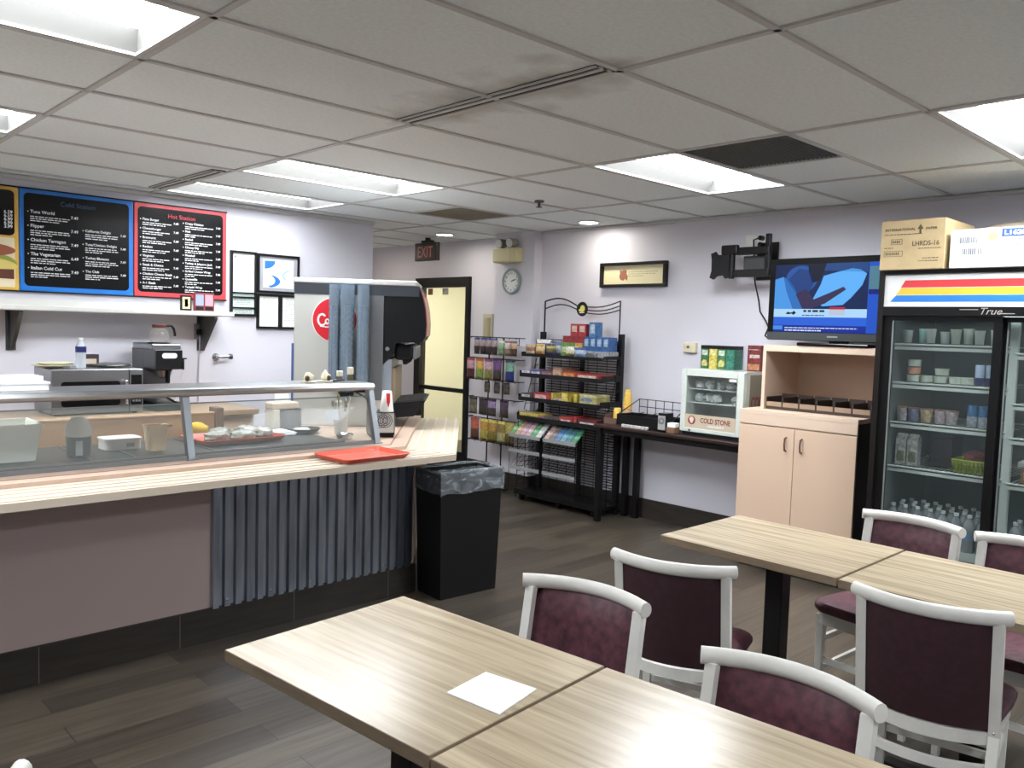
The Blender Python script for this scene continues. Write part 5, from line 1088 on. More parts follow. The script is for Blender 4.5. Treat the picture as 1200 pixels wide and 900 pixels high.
# ------------------------------------------------------------------ peach cabinet, bins, television
peach = M('peach_laminate', (210, 182, 157), .42, bump=.02); peach2 = M('peach_edge', (214, 190, 168), .42)
o = (5.4, 2.58, 0); t = thing('storage_cabinet', 'peach two-door cabinet with an open hutch under the television', 'cabinet', o)
x0, y0, y1 = 5.08, 2.168, 2.992; zt = 1.095
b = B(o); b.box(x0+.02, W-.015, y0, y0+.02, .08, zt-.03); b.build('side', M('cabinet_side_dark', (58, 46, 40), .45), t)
b = B(o); b.box(x0+.02, W-.015, y1-.02, y1, .08, zt-.03); b.box(x0+.03, W-.015, y0+.02, y1-.02, .08, .1); b.box(W-.03, W-.015, y0+.02, y1-.02, .1, zt-.03); b.build('carcass', peach, t)
b = B(o); b.box(x0, x0+.02, y0, y1, zt-.095, zt-.03, 0); b.box(x0, W-.015, y0-.002, y1+.002, zt-.03, zt, .002); b.build('top', peach2, t)
b = B(o); b.box(x0+.004, x0+.022, y0, y1, zt-.1, zt-.03); b.build('fascia', peach, t)
ym = 2.583
for a, c, s in ((ym+.002, y1-.002, -1), (y0+.002, ym-.002, 1)):
    b = B(o); b.box(x0, x0+.019, a, c, .085, zt-.105, .0015); dr = b.build('door', peach, t)
    yh = ym-.055*s
    b = B(o); b.tube([(x0, yh, .93), (x0-.022, yh, .925), (x0-.028, yh, .885), (x0-.022, yh, .845), (x0, yh, .84)], .0055, 8); b.build('handle', M('handle_bronze', (120, 92, 78), .35, .6), dr, True)
b = B(o); b.box(x0+.05, W-.05, y0+.02, y1-.02, 0, .08); b.build('plinth', black, t)
xh, h0, h1, zh = 5.20, 2.10, 2.905, 1.54
b = B(o); b.box(xh, W-.03, h1-.024, h1, zt, zh-.045); b.build('hutch_side', peach2, t)
b = B(o); b.box(xh, W-.03, h0, h0+.024, zt, zh-.045); b.build('hutch_side', peach2, t)
b = B(o); b.box(xh, W-.03, h0, h1, zh-.045, zh, .002); b.build('hutch_top', peach2, t)
b = B(o); b.box(W-.045, W-.03, h0+.024, h1-.024, zt, zh-.045); b.build('hutch_back', peach, t)
binm = M('bin_brown', (62, 50, 45), .45); binl = M('bin_label', (150, 128, 108), .45)
for k in range(6):
    w = .121; yc = h1-.026-w*(k+.5)-.002; oo = (5.32, yc, zt); lab = ['leftmost', 'second', 'third', 'fourth', 'fifth', 'rightmost'][k]
    t2 = thing('condiment_bin', lab+' of the six small brown bins in the cabinet hutch', 'bin', oo, 0, 'brown bins in the hutch')
    b = B(oo); x0_, x1_ = 5.225, 5.44; b.box(x0_, x1_, yc-w/2+.001, yc-w/2+.006, zt+.001, zt+.085); b.box(x0_, x1_, yc+w/2-.006, yc+w/2-.001, zt+.001, zt+.085); b.box(x1_-.006, x1_, yc-w/2+.006, yc+w/2-.006, zt+.001, zt+.10); b.box(x0_, x1_-.006, yc-w/2+.006, yc+w/2-.006, zt+.001, zt+.006); b.box(x0_, x0_+.006, yc-w/2+.006, yc+w/2-.006, zt+.006, zt+.05); b.build('body', binm, t2)
    b = B(oo); b.box(x0_-.005, x0_, yc-w/2+.006, yc+w/2-.006, zt+.022, zt+.054); b.build('front_label', binl, t2)
# television
tvb = M('tv_black', (16, 16, 18), .18); xs = 5.235; ty0, ty1, tz0, tz1 = 1.965, 2.905, 1.575, 2.128
o = (5.27, 2.42, 1.54); t = thing('television', 'flat television on the hutch showing a blue advert of a person lying down', 'television', o)
b = B(o); b.box(xs, xs+.05, ty0, ty1, tz0, tz1, .01); b.box(xs+.05, xs+.10, ty0+.15, ty1-.15, tz0+.08, tz1-.08, .01); b.build('housing', tvb, t)
b = B(o); b.box(xs-.004, xs, ty0+.004, ty1-.004, tz0+.004, tz0+.055); b.build('lower_bezel', M('tv_grey', (58, 62, 62), .3), t)
b = B(o); b.obox((5.30, 2.42, 1.552), (.22, .48, .02), 0, .006); b.obox((5.30, 2.42, 1.575), (.05, .12, .06), 0, .006); b.build('stand', tvb, t)
b = B(o); b.box(xs-.006, xs-.003, 2.40, 2.47, tz0+.025, tz0+.035); b.build('badge', M('badge_silver', (160, 160, 160), .3, .6), t)
sy1, sy0, sz0, sz1 = 2.858, 2.0, 1.633, 2.085; SW, SH_ = sy1-sy0, sz1-sz0
def em(name, rgb, e=1.):
    m = M('screen_'+name, rgb, .5, emit=e*1.15*2**-EXPO, spec=.1); m.node_tree.nodes['Principled BSDF'].inputs['Base Color'].default_value = (.004, .004, .006, 1); return m
b = B(o); b.box(xs-.002, xs, sy0, sy1, sz0, sz1); scr = b.build('screen', em('navy', (14, 38, 96), .55), t)
def spoly(nm, pts, m, k=1):      # pts in screen fractions, v from the top
    b = B(o); b.sheet([(u*SW, (1-v)*SH_) for u, v in pts], (xs-.002-.0006*(k-1), sy1, sz0), XU, XV, .0006); return b.build(nm, m, scr)
blob = lambda cx, cy, rx, ry, n=24: [(cx+rx*math.cos(2*PI*i/n), cy+ry*math.sin(2*PI*i/n)) for i in range(n)]
spoly('dark_room', [(0, 0), (.76, 0), (.76, .66), (0, .66)], em('room', (20, 44, 98), .6))
spoly('headboard', [(.40, 0), (.74, 0), (.74, .14), (.40, .10)], em('head', (44, 92, 168), .5), 2)
spoly('blanket', [(0, .22), (.07, .18), (.13, .25), (.2, .45), (.25, .66), (0, .66)], em('blanket', (74, 150, 226), .9), 2)
spoly('blanket_fold', [(.07, .18), (.13, .25), (.2, .45), (.25, .66), (.16, .66), (.10, .4)], em('fold', (48, 116, 196), .8), 3)
spoly('pillow_behind', blob(.22, .22, .13, .2), em('pillow2', (44, 96, 176), .7), 2)
spoly('pillow', [(.40, .18), (.46, .15), (.62, .08), (.68, .10), (.73, .16), (.70, .32), (.62, .50), (.56, .60), (.40, .62), (.32, .52), (.38, .30)], em('pillow', (92, 170, 240), .95), 2)
spoly('sleeper_hair', [(.27, 0), (.42, 0), (.40, .12), (.37, .24), (.31, .28), (.28, .12)], em('hair', (18, 26, 52), .5), 3)
spoly('sleeper_shoulder', [(.10, .24), (.20, .06), (.29, .10), (.32, .30), (.28, .44), (.20, .46)], em('shirt', (40, 76, 150), .6), 3)
spoly('sleeper_arm', [(.18, .44), (.26, .36), (.33, .52), (.46, .42), (.56, .34), (.58, .38), (.50, .48), (.42, .58), (.30, .66), (.24, .66)], em('skin', (66, 56, 96), .6), 4)
spoly('phone_band', [(0, .66), (.745, .66), (.745, .78), (0, .78)], em('band', (168, 208, 240), .95), 2)
spoly('lower_band', [(0, .78), (.745, .78), (.745, .90), (0, .90)], em('band2', (42, 98, 214), .9), 2)
spoly('ticker_band', [(0, .90), (.745, .90), (.745, 1), (0, 1)], em('ticker', (18, 46, 160), .8), 2)
spoly('ticker_tag', [(.0, .91), (.08, .91), (.08, .97), (.0, .97)], em('tag', (70, 140, 226), .9), 3)
spoly('side_column', [(.745, 0), (1, 0), (1, 1), (.745, 1)], em('side', (34, 88, 206), .8), 2)
spoly('side_map', [(.75, .06), (1, .06), (1, .38), (.75, .38)], em('map', (96, 150, 170), .6), 3)
spoly('side_title', [(.75, .38), (1, .38), (1, .45), (.75, .45)], em('title', (14, 34, 130), .7), 3)
b = B(o); rr = random.Random(5)
def sline(u0, u1, v, h, lo=.012, hi=.04, gap=.006):
    u = u0
    while u < u1: l = rr.uniform(lo, hi); b.sheet([(u*SW, (1-v)*SH_), (min(u+l, u1)*SW, (1-v)*SH_), (min(u+l, u1)*SW, (1-v+h)*SH_), (u*SW, (1-v+h)*SH_)], (xs-.0035, sy1, sz0), XU, XV, .0005); u += l+gap
sline(.10, .68, .945, .012); sline(.10, .40, .985, .018)
b.build('ticker_text', em('white', (215, 228, 245), .9), scr)
b = B(o); sline(.25, .42, .705, .03, .02, .045, .012); sline(.24, .42, .76, .012); b.sheet([(.10*SW, .27*SH_), (.125*SW, .30*SH_), (.15*SW, .27*SH_), (.17*SW, .315*SH_), (.19*SW, .28*SH_), (.165*SW, .25*SH_), (.15*SW, .29*SH_), (.125*SW, .26*SH_)], (xs-.0035, sy1, sz0), XU, XV, .0005)
b.build('phone_text', em('ink', (24, 40, 70), .5), scr)
spoly('red_tag', [(.46, .63), (.58, .63), (.58, .665), (.46, .665)], em('red', (190, 40, 70), .8), 4)
spoly('tag_body', [(.46, .665), (.58, .665), (.58, .75), (.46, .75)], em('tagbody', (196, 206, 226), .8), 4)
# bracket
o = (W, 3.30, 2.16); t = thing('tv_bracket', 'empty black swing-arm television bracket on the back wall', 'bracket', o)
b = B(o); b.box(W-.02, W, 3.10, 3.27, 2.02, 2.30, .003); b.build('wall_plate', black, t)
b = B(o); b.box(5.52, W-.02, 3.15, 3.19, 2.20, 2.245); b.box(5.47, 5.52, 3.05, 3.34, 2.195, 2.25, .008); b.box(5.47, 5.52, 3.05, 3.34, 2.03, 2.085, .008); b.box(5.48, 5.51, 3.05, 3.09, 2.03, 2.34, .006); b.build('arm', M('bracket_black', (24, 25, 27), .42), t)
b = B(o); b.sheet([(-.09, .09), (-.05, .105), (-.03, .08), (.03, .08), (.05, .10), (.08, .095), (.07, .04), (.075, -.05), (.085, -.09), (.04, -.10), (.02, -.075), (-.03, -.08), (-.06, -.105), (-.095, -.09), (-.08, -.04), (-.082, .05)], (5.475, 3.44, 2.12), XU, XV, .012); vp = b.build('vesa_plate', MATS['bracket_black'], t)
b = B(o); b.box(5.455, 5.49, 3.30, 3.44, 2.20, 2.27, .01); b.cyl((5.49, 3.36, 2.02), (5.49, 3.36, 2.27), .022); b.build('pivot', MATS['bracket_black'], t, False)
b = B(o); b.box(5.55, 5.60, 3.10, 3.30, 2.09, 2.19, .004); b.build('power_brick', M('brick_grey', (60, 60, 62), .4), t)
t = thing('wall_outlet', 'double white outlet plate with black plugs above the bracket', 'outlet', (W, 3.3, 2.31))
for a, c in ((3.29, 3.38), (3.20, 3.285)):
    b = B((W, 3.3, 2.31)); b.box(W-.008, W, a, c, 2.25, 2.368, .002); b.build('plate', white_p, t)
for z in (2.285, 2.335):
    b = B((W, 3.3, 2.31)); b.cyl((W-.008, 3.235, z), (W-.05, 3.235, z), .018, n=14); b.build('plug', black, t, True)
b = B((W, 3.3, 2.31)); b.tube([(W-.05, 3.235, 2.335), (W-.06, 3.28, 2.32), (W-.03, 3.29, 2.2), (W-.03, 3.27, 2.0), (W-.02, 3.235, 1.86), (W-.02, 3.22, 1.78), (5.6, 3.12, 1.71), (5.5, 3.04, 1.66), (5.42, 3.02, 1.60), (5.35, 2.95, 1.58), (5.33, 2.86, 1.60)], .006, 6); b.build('cord', black, t, True)
b = B((W, 3.3, 2.31)); b.tube([(W-.05, 3.235, 2.285), (W-.07, 3.22, 2.2), (W-.03, 3.10, 2.02), (W-.02, 3.13, 1.90), (W-.02, 3.14, 1.80), (5.55, 3.04, 1.72), (5.45, 2.99, 1.62), (5.33, 2.86, 1.63)], .006, 6); b.build('cord', black, t, True)

# ------------------------------------------------------------------ two-door fridge
FX0, FX1, FY0, FY1, FZ1 = 4.76, 5.56, .60, 1.95, 1.985
fb = M('fridge_black', (20, 20, 21), .35); fbr = M('fridge_reflection_brown', (42, 34, 30), .4); fin = M('fridge_liner', (118, 126, 124), .5)
o = (5.16, 1.275, 0); t = thing('display_fridge', 'tall black glass-door drinks fridge with a striped header', 'fridge', o)
b = B(o); b.box(FX0, FX1, FY1-.035, FY1, .06, FZ1); b.box(FX0, FX1, FY0, FY0+.035, .06, FZ1); b.box(FX0, FX1, FY0+.035, FY1-.035, FZ1-.03, FZ1); b.box(FX0, FX1, FY0+.035, FY1-.035, .06, .24); b.box(FX1-.04, FX1, FY0+.035, FY1-.035, .24, FZ1-.03); b.build('cabinet', fb, t)
b = B(o); b.box(FX0+.10, FX1-.05, FY1-.05, FY1-.036, .24, 1.76); b.box(FX0+.10, FX1-.05, FY0+.036, FY0+.05, .24, 1.76); b.box(FX1-.06, FX1-.045, FY0+.05, FY1-.05, .24, 1.76); b.box(FX0+.10, FX1-.06, FY0+.05, FY1-.05, 1.745, 1.76); b.box(FX0+.10, FX1-.06, FY0+.05, FY1-.05, .24, .26); b.build('liner', fin, t)
b = B(o); b.box(FX0-.02, FX0, FY1-.03, FY1, .06, FZ1); b.build('left_stile', fbr, t)  # brown reflection on the black frame is put into this stile's colour
for xe, za, zb in ((FX0, FZ1-.022, FZ1), (FX0, 1.735, 1.785), (FX0+.02, .24, .30)):
    b = B(o); b.box(FX0-.02, xe, FY0, FY1-.03, za, zb); b.build('frame_rail', fb, t)
b = B(o); b.box(FX0-.012, FX0+.06, FY0, FY1-.03, 1.785, FZ1-.022); hd = b.build('header_sign', M('header_white', (216, 218, 216), .35), t)
HY = FY1-.035; L_ = HY-FY0
for nm, col, za, zb, ua, ub in (('red_stripe', (208, 62, 66), 1.89, 1.93, .105, .095), ('yellow_stripe', (228, 184, 62), 1.85, 1.887, .085, .07), ('blue_stripe', (44, 118, 196), 1.812, 1.847, .06, .04)):
    b = B(o); b.sheet([(ub-.012, za), (L_-.02, za), (L_-.02, zb), (ua, zb)], (FX0-.012, HY, 0), XU, XV, .001); b.build(nm, M('stripe_'+nm, col, .35), hd)
b = B(o); b.text('True', .05, (FX0-.0205, 1.375, 1.745), XU, XV, 'CENTER', shear=.35, sx=1.1); b.box(FX0-.0212, FX0-.0204, 1.43, 1.52, 1.768, 1.772); b.box(FX0-.0212, FX0-.0204, 1.26, 1.33, 1.748, 1.752); b.build('lettering', M('true_silver', (190, 186, 176), .3, .5), t)
b = B(o)
for k in range(9): b.box(FX0-.02, FX0+.01, FY0+.02, FY1-.03, .08+k*.018, .09+k*.018)
b.build('bottom_grille', fb, t)
pane = glassy('fridge_pane', (150, 165, 165), .97, .03)
for (a, c, xd, s) in ((1.318, 1.915, FX0+.0, 1), (.62, 1.35, FX0+.045, 0)):
    b = B(o); z0, z1 = .30, 1.735; wl, wr = .045, .04
    b.box(xd, xd+.035, c-wl, c, z0, z1); b.box(xd, xd+.035, a, a+wr, z0, z1); b.box(xd, xd+.035, a+wr, c-wl, z1-.028, z1); b.box(xd, xd+.035, a+wr, c-wl, z0, z0+.05); dr = b.build('door', fb, t)
    b = B(o); b.box(xd+.014, xd+.02, a+wr, c-wl, z0+.05, z1-.028); b.build('door_glass', pane, dr)
    b = B(o); b.box(xd-.003, xd+.002, c-wl-.008, c-wl, z0+.05, z1-.028); b.build('glass_bead', M('bead_grey', (110, 116, 112), .4), dr)
SHL = [1.575, 1.355, 1.127, .873]; SHR = [1.545, 1.28, 1.10, .86]
wire_w = M('fridge_shelf', (196, 206, 198), .4)
for zs, ya, yb_ in ((SHL, 1.30, FY1-.055), (SHR, FY0+.055, 1.28)):
    for z in zs:
        b = B(o); xa = FX0+.115; b.box(xa, xa+.01, ya, yb_, z-.03, z-.012); b.tube([(xa, ya, z), (xa, yb_, z)], .006, 6); b.tube([(FX1-.08, ya, z), (FX1-.08, yb_, z)], .005, 6)
        for k in range(24): y = ya+.012+(yb_-ya-.024)*k/23; b.tube([(xa, y, z), (FX1-.08, y, z)], .0022, 5)
        b.build('shelf', wire_w, t)
b = B(o); b.box(FX0+.12, FX0+.15, 1.27, 1.31, .26, 1.745); b.build('shelf_post', wire_w, t)
b = B(o); b.box(FX0+.10, FX0+.13, .7, 1.85, 1.715, 1.74); b.build('inner_lamp', M('fridge_lamp', (225, 240, 245), .4, emit=3.2), t)
# contents of the fridge
def cupF(name, x, y, z, r, h, m, label, group, cat='cup', r2=None):
    b = B((x, y, z)); r2 = r2 or r*.8; b.lathe([(0, .004), (r2, .004), (r, h*.92), (r*1.06, h*.93), (r*1.06, h), (0, h)], (x, y, z), 16); return tag(b.build(name, m, None, True), label, cat, group)
cw = M('parfait_cup', (206, 214, 208), .3); tubm = M('tub_green', (196, 206, 190), .4); navyc = M('navy_cup', (46, 58, 104), .35)
for k, (y, m, h) in enumerate(((1.845, cw, .075), (1.77, M('mint_cup', (176, 214, 206), .35), .085), (1.72, cw, .085), (1.655, cw, .07), (1.59, tubm, .085), (1.535, tubm, .09), (1.47, cw, .08), (1.40, cw, .085))):
    cupF('parfait_cup', 4.93+.03*(k % 2), y, 1.582, .026, h, m, 'pale cups in a row on the top shelf of the fridge, left door', 'pale cups on the top fridge shelf')
for k, (y, z, l) in enumerate(((1.80, 1.362, 'lowest of three stacked pale tubs at the left of the second fridge shelf'), (1.80, 1.405, 'middle of three stacked tubs with a red band on the second fridge shelf'), (1.80, 1.448, 'topmost of three stacked pale tubs on the second fridge shelf'), (1.73, 1.362, 'single pale tub right of the left stack on the second fridge shelf'),
        (1.655, 1.362, 'lower left of the two stacked tubs mid second fridge shelf'), (1.65, 1.405, 'upper of the two stacked tubs mid second fridge shelf'), (1.575, 1.362, 'pale tub right of the middle stack on the second fridge shelf'), (1.515, 1.362, 'last pale tub beside the navy cups on the second fridge shelf'))):
    cupF('cheese_tub', 4.93, y, z, .036, .041, tubm if k != 1 else M('tub_red', (206, 150, 120), .4), l, 'tubs on the second fridge shelf', 'tub', .034)
for k, (y, l) in enumerate(((1.455, 'navy yogurt cup on the second fridge shelf, left of three'), (1.41, 'navy yogurt cup on the second fridge shelf, middle of three'), (1.365, 'navy yogurt cup on the second fridge shelf, right of three'))):
    o2 = (4.92+.02*k, y, 1.362); t2 = thing('yogurt_cup', l, 'cup', o2, 0, 'navy yogurt cups on the second fridge shelf')
    b = B(o2); b.lathe([(0, .002), (.02, .002), (.022, .045), (0, .045)], o2, 14); b.build('body', navyc, t2, True)
    b = B(o2); b.lathe([(.022, .045), (.023, .11), (.02, .115), (0, .115)], o2, 14); b.build('clear_top', M('dome_clear', (176, 196, 220), .15), t2, True)
for k, (y, c, l) in enumerate(((1.845, (176, 170, 172), 'pale'), (1.785, (120, 120, 160), 'lilac'), (1.715, (206, 180, 130), 'cream'), (1.64, (196, 176, 180), 'pink-white'), (1.58, (186, 172, 168), 'speckled'))):
    for r in range(1):
        cupF('yogurt_pot', 4.92, y, 1.134, .032, .075, pm(c), l+' yogurt pot in the row on the third fridge shelf', 'yogurt pots on the third fridge shelf', 'yogurt')
        b = B((4.92, y, 1.21)); b.lathe([(0, .0), (.034, 0), (.034, .006), (0, .008)], (4.92, y, 1.21), 16)
        tag(b.build('pot_lid', pm((170, 120, 96)), None, True), l+' yogurt pot\'s loose brown lid on the third fridge shelf', 'lid', 'lids on the yogurt pots')
for k, (y, l) in enumerate(((1.48, 'blue-topped can on the third fridge shelf, left of three'), (1.425, 'blue-topped can on the third fridge shelf, middle of three'), (1.37, 'blue-topped can on the third fridge shelf, right of three'))):
    o2 = (4.93, y, 1.134); t2 = thing('drink_can', l, 'can', o2, 0, 'cans on the third fridge shelf')
    b = B(o2); b.lathe([(0, .0), (.022, .0), (.026, .008), (.026, .06)], o2, 16); b.build('lower_half', pm((176, 186, 196)), t2, True)
    b = B(o2); b.lathe([(.026, .06), (.026, .11), (.022, .12), (0, .12)], o2, 16); b.build('upper_half', pm((44, 110, 170)), t2, True)
for k, (y, l) in enumerate(((1.845, 'milk carton on the fourth fridge shelf, left one'), (1.78, 'milk carton on the fourth fridge shelf, right one'))):
    o2 = (4.95, y, .88); t2 = thing('milk_carton', l, 'carton', o2, 0, 'milk cartons in the fridge')
    b = B(o2); b.box(4.92, 4.98, y-.028, y+.028, .88, 1.03); v = [(4.92, y-.028, 1.03), (4.98, y-.028, 1.03), (4.98, y+.028, 1.03), (4.92, y+.028, 1.03), (4.95, y-.028, 1.06), (4.95, y+.028, 1.06)]
    b._take(v, [(0, 4, 5, 3), (1, 2, 5, 4), (0, 1, 4), (2, 3, 5)]); b.build('body', pm((190, 192, 184)), t2)
    b = B(o2); b.box(4.919, 4.92, y-.02, y+.02, .90, .96); b.build('print', pm((120, 130, 100)), t2)
bd = pm((66, 52, 66)); b = B((5.1, 1.66, .88)); b.box(5.02, 5.2, 1.60, 1.72, .88, 1.05, .004); tag(b.build('dark_carton', bd, None), 'dark carton behind the milk cartons on the fourth fridge shelf', 'box')
o2 = (4.97, 1.46, .88); t2 = thing('green_basket', 'lime green plastic basket on the fourth fridge shelf', 'basket', o2)
b = B(o2); v = []
for z, g in ((.882, -.012), (.955, 0)): v += [(4.89-g, 1.375-g*.5, z), (5.06+g, 1.375-g*.5, z), (5.06+g, 1.56+g, z), (4.89-g, 1.56+g, z)]
b._take(v, [(3, 2, 1, 0)]+[(i, (i+1) % 4, 4+(i+1) % 4, 4+i) for i in range(4)]); b.build('body', M('lime', (190, 206, 76), .45), t2)
b = B(o2)
for k in range(9): b.box(4.884, 4.8965, 1.385+k*.02, 1.388+k*.02, .89, .95)
for z in (.905, .925, .945): b.box(4.884, 4.8965, 1.38, 1.555, z, z+.003)
b.build('lattice', M('lime_dark', (120, 130, 50), .5), t2)
b = B(o2); b.lump((4.97, 1.45, .965), (.13, .15, .07), 8, 12, .2); tag(b.build('maroon_bag', pm((120, 50, 56)), None, True), 'maroon bag lying in the lime green basket', 'bag')
pet = M('pet_water', (136, 142, 142), .12, spec=.8)
bw_ = B((0, 0, 0)); bw_.lathe([(0, .0), (.029, 0), (.031, .01), (.030, .06), (.031, .10), (.031, .135), (.022, .165), (.0115, .18), (.0115, .19), (0, .19)], (0, 0, 0), 14)
bodyme = bw_.build('bottle_body', pet, None, True); caps = B((0, 0, 0)); caps.lathe([(0, .19), (.0125, .19), (.0125, .205), (0, .205)], (0, 0, 0), 12); capo = caps.build('bottle_cap', M('cap_pale', (220, 226, 228), .3), None, True); lbls = B(); lbls.lathe([(.0316, .07), (.0316, .115)], (0, 0, 0), 14); lblo = lbls.build('bottle_label', M('label_blue', (110, 140, 170), .4), None, True)
first = None
for r in range(4):
    for k in range(8 if r < 4 else 0):
        y = 1.86-k*.068-.02*(r % 2); x = 4.905+r*.075
        if y < 1.33: continue
        if first is None:
            first = thing('water_bottle', 'clear water bottles with pale caps packed on the bottom of the fridge, left door', 'bottle', (x, y, .4485), 0, 'water bottles on the fridge bottom shelf')
            for q in (bodyme, capo, lblo): q.parent = first; q.location = (0, 0, 0)
        else: dup(first, (x, y, .4485), 0, first['label'])
for k in range(3):
    for r in range(2): dup(first, (4.925+r*.08, 1.235-k*.09, .4485), 0, 'clear water bottles with pale caps at the bottom of the fridge, right door', 'water bottles behind the right fridge door')
for ya, yb_ in ((1.30, FY1-.055), (FY0+.055, 1.28)):
    b = B(o); b.box(FX0+.115, FX1-.08, ya, yb_, .44, .448); b.box(FX0+.115, FX0+.125, ya, yb_, .40, .44); b.build('bottom_shelf', wire_w, t)
for k, (y, z, h, c, nm, l) in enumerate(((1.225, 1.552, .10, (190, 200, 190), 'parfait_cup', 'pale cup on the top shelf behind the right fridge door, left one'), (1.15, 1.552, .10, (200, 206, 196), 'parfait_cup', 'pale cup on the top shelf behind the right fridge door, right one'),
       (1.21, 1.287, .09, (196, 150, 120), 'peach_cup', 'peach coloured cup on the second shelf behind the right fridge door'), (1.14, 1.287, .09, (206, 196, 170), 'cream_cup', 'cream cup on the second shelf behind the right fridge door'), (1.20, 1.107, .085, (206, 190, 186), 'dessert_cup', 'red and white dessert cup on the third shelf behind the right fridge door'), (1.12, 1.107, .085, (186, 120, 116), 'dessert_cup', 'pink dessert cup on the third shelf behind the right fridge door'))):
    cupF(nm, 4.94, y, z, .033, h, pm(c), l, 'cups behind the right fridge door')
b = B((4.95, 1.15, .867)); b.box(4.90, 5.05, 1.08, 1.225, .868, .95, .003); b.mi = 1; b.box(4.8985, 4.90, 1.10, 1.21, .89, .93); tag(b.build('kraft_box', [pm((166, 116, 76)), pm((206, 180, 150))], None), 'brown snack box on the fourth shelf behind the right fridge door', 'box')
b = B((4.95, 1.15, .951)); b.obox((4.97, 1.15, .968), (.18, .17, .03), 0, .004); tag(b.build('clear_tray', pm((196, 202, 200)), None), 'clear tray on the brown snack box behind the right fridge door', 'tray')
# boxes on the fridge
card = M('cardboard', (184, 162, 122), .7, noise=.06, nscale=14); cardp = M('card_print', (92, 80, 56), .7)
o = (4.93, 1.77, FZ1); t = thing('cardboard_box', 'brown cardboard box on the left end of the fridge', 'box', o)
x0, x1, y0, y1, z0, z1 = 4.71, 5.16, 1.603, 1.942, FZ1+.001, 2.258
b = B(o); b.box(x0, x1, y0, y1, z0, z1, .004); b.build('carton', card, t)
b = B(o); b.box(x0-.0012, x1, 1.768, 1.776, z1-.001, z1+.001); b.build('tape', M('tape', (176, 146, 96), .4), t)
b = B(o); xt = x0-.0005
b.text('INTERNATIONAL', .019, (xt, 1.92, 2.20), XU, XV, 'LEFT', bold=.0004, sx=1.1); b.text('PAPER', .019, (xt, 1.705, 2.20), XU, XV, 'LEFT', bold=.0004, sx=1.1); b.text('LHRDS-16', .036, (xt, 1.632, 2.115), XU, XV, 'RIGHT', bold=.0005, sx=.9)
b.sheet([(-.016, 0), (0, .026), (.016, 0), (.005, -.002), (.005, -.024), (-.005, -.024), (-.005, -.002)], (xt, 1.733, 2.205), XU, XV, .0006)
for (u0, u1, v0, v1) in ((1.885, 1.825, 2.125, 2.155), (1.92, 1.82, 2.06, 2.09)):
    for (p, q, r, s_) in ((u0, u1, v0, v0+.002), (u0, u1, v1-.002, v1), (u0, u0-.002, v0, v1), (u1+.002, u1, v0, v1)): b.box(xt-.0006, xt, q, p, r, s_)
    yy = u0-.008
    while yy > u1+.016: b.box(xt-.0006, xt, yy-.006, yy, v0+.008, v1-.008); yy -= .011
for (ya, w_, z) in ((1.92, .19, 2.178), (1.92, .05, 2.105), (1.74, .10, 2.098), (1.715, .08, 2.045), (1.735, .10, 2.03)):
    yy = ya
    while yy > ya-w_: l = random.uniform(.006, .018); b.box(xt-.0006, xt, yy-l, yy, z, z+.004); yy -= l+.004
b.build('lettering', cardp, t)
cwh = M('carton_white', (226, 226, 220), .55); cbl = M('carton_blue', (38, 76, 136), .5); cgr = M('carton_grey', (110, 112, 120), .6)
o = (4.95, 1.33, FZ1); t = thing('lid_carton', 'white printed carton of cup lids on the fridge', 'box', o)
x0, x1, y0, y1, z1 = 4.71, 5.08, 1.02, 1.578, 2.187
b = B(o); b.box(x0, x1, y0, y1, FZ1+.001, z1, .004); b.build('carton', cwh, t)
b = B(o); v = [(x0+.05, y0+.02, z1), (x0+.05, 1.44, z1), (x0+.34, 1.44, z1+.06), (x0+.34, y0+.02, z1+.06), (x0+.05, y0+.02, z1+.004), (x0+.05, 1.44, z1+.004), (x0+.34, 1.44, z1+.064), (x0+.34, y0+.02, z1+.064)]
b._take(v, [(0, 1, 2, 3), (7, 6, 5, 4), (0, 4, 5, 1), (1, 5, 6, 2), (2, 6, 7, 3), (3, 7, 4, 0)]); b.build('open_flap', M('flap_grey', (120, 108, 92), .7), t)
b = B(o); xt = x0-.0005; b.box(xt-.0008, xt, y0+.01, 1.335, 2.14, 2.18); pn = b.build('blue_panel', cbl, t)
b = B(o); b.text('L1620RD', .032, (xt-.001, 1.325, 2.149), XU, XV, 'LEFT', bold=.001, sx=1.25); b.build('panel_lettering', cwh, pn)
b = B(o); b.text('COLD CUP LIDS', .030, (xt, 1.345, 2.066), XU, XV, 'LEFT', bold=.0002, sx=1.0)
for (u, w_, z) in ((1.535, .09, 2.115), (1.515, .09, 2.055)):
    yy = u
    while yy > u-w_: l = random.choice((.002, .004, .006)); b.box(xt-.0006, xt, yy-l, yy, z, z+.032); yy -= l+.003
for (ya, w_, z) in ((1.42, .055, 2.056), (1.345, .16, 2.056), (1.345, .07, 2.044)):
    yy = ya
    while yy > ya-w_: l = random.uniform(.006, .018); b.box(xt-.0006, xt, yy-l, yy, z, z+.004); yy -= l+.004
b.build('print', cgr, t)
b = B(o); b.sheet(arc(0, 0, .026, 0, 2*PI, 24, .02), (xt, 1.375, 2.145), XU, XV, .0006); b.build('yellow_mark', M('mark_yellow', (220, 214, 120), .5), t)
b = B(o); b.tube([(xt, 1.27+y, 2.112+z) for y, z in arc(0, 0, .042, 0, 2*PI, 28, .016)][:-1], .0018, 6, True); b.build('oval_mark', cgr, t)

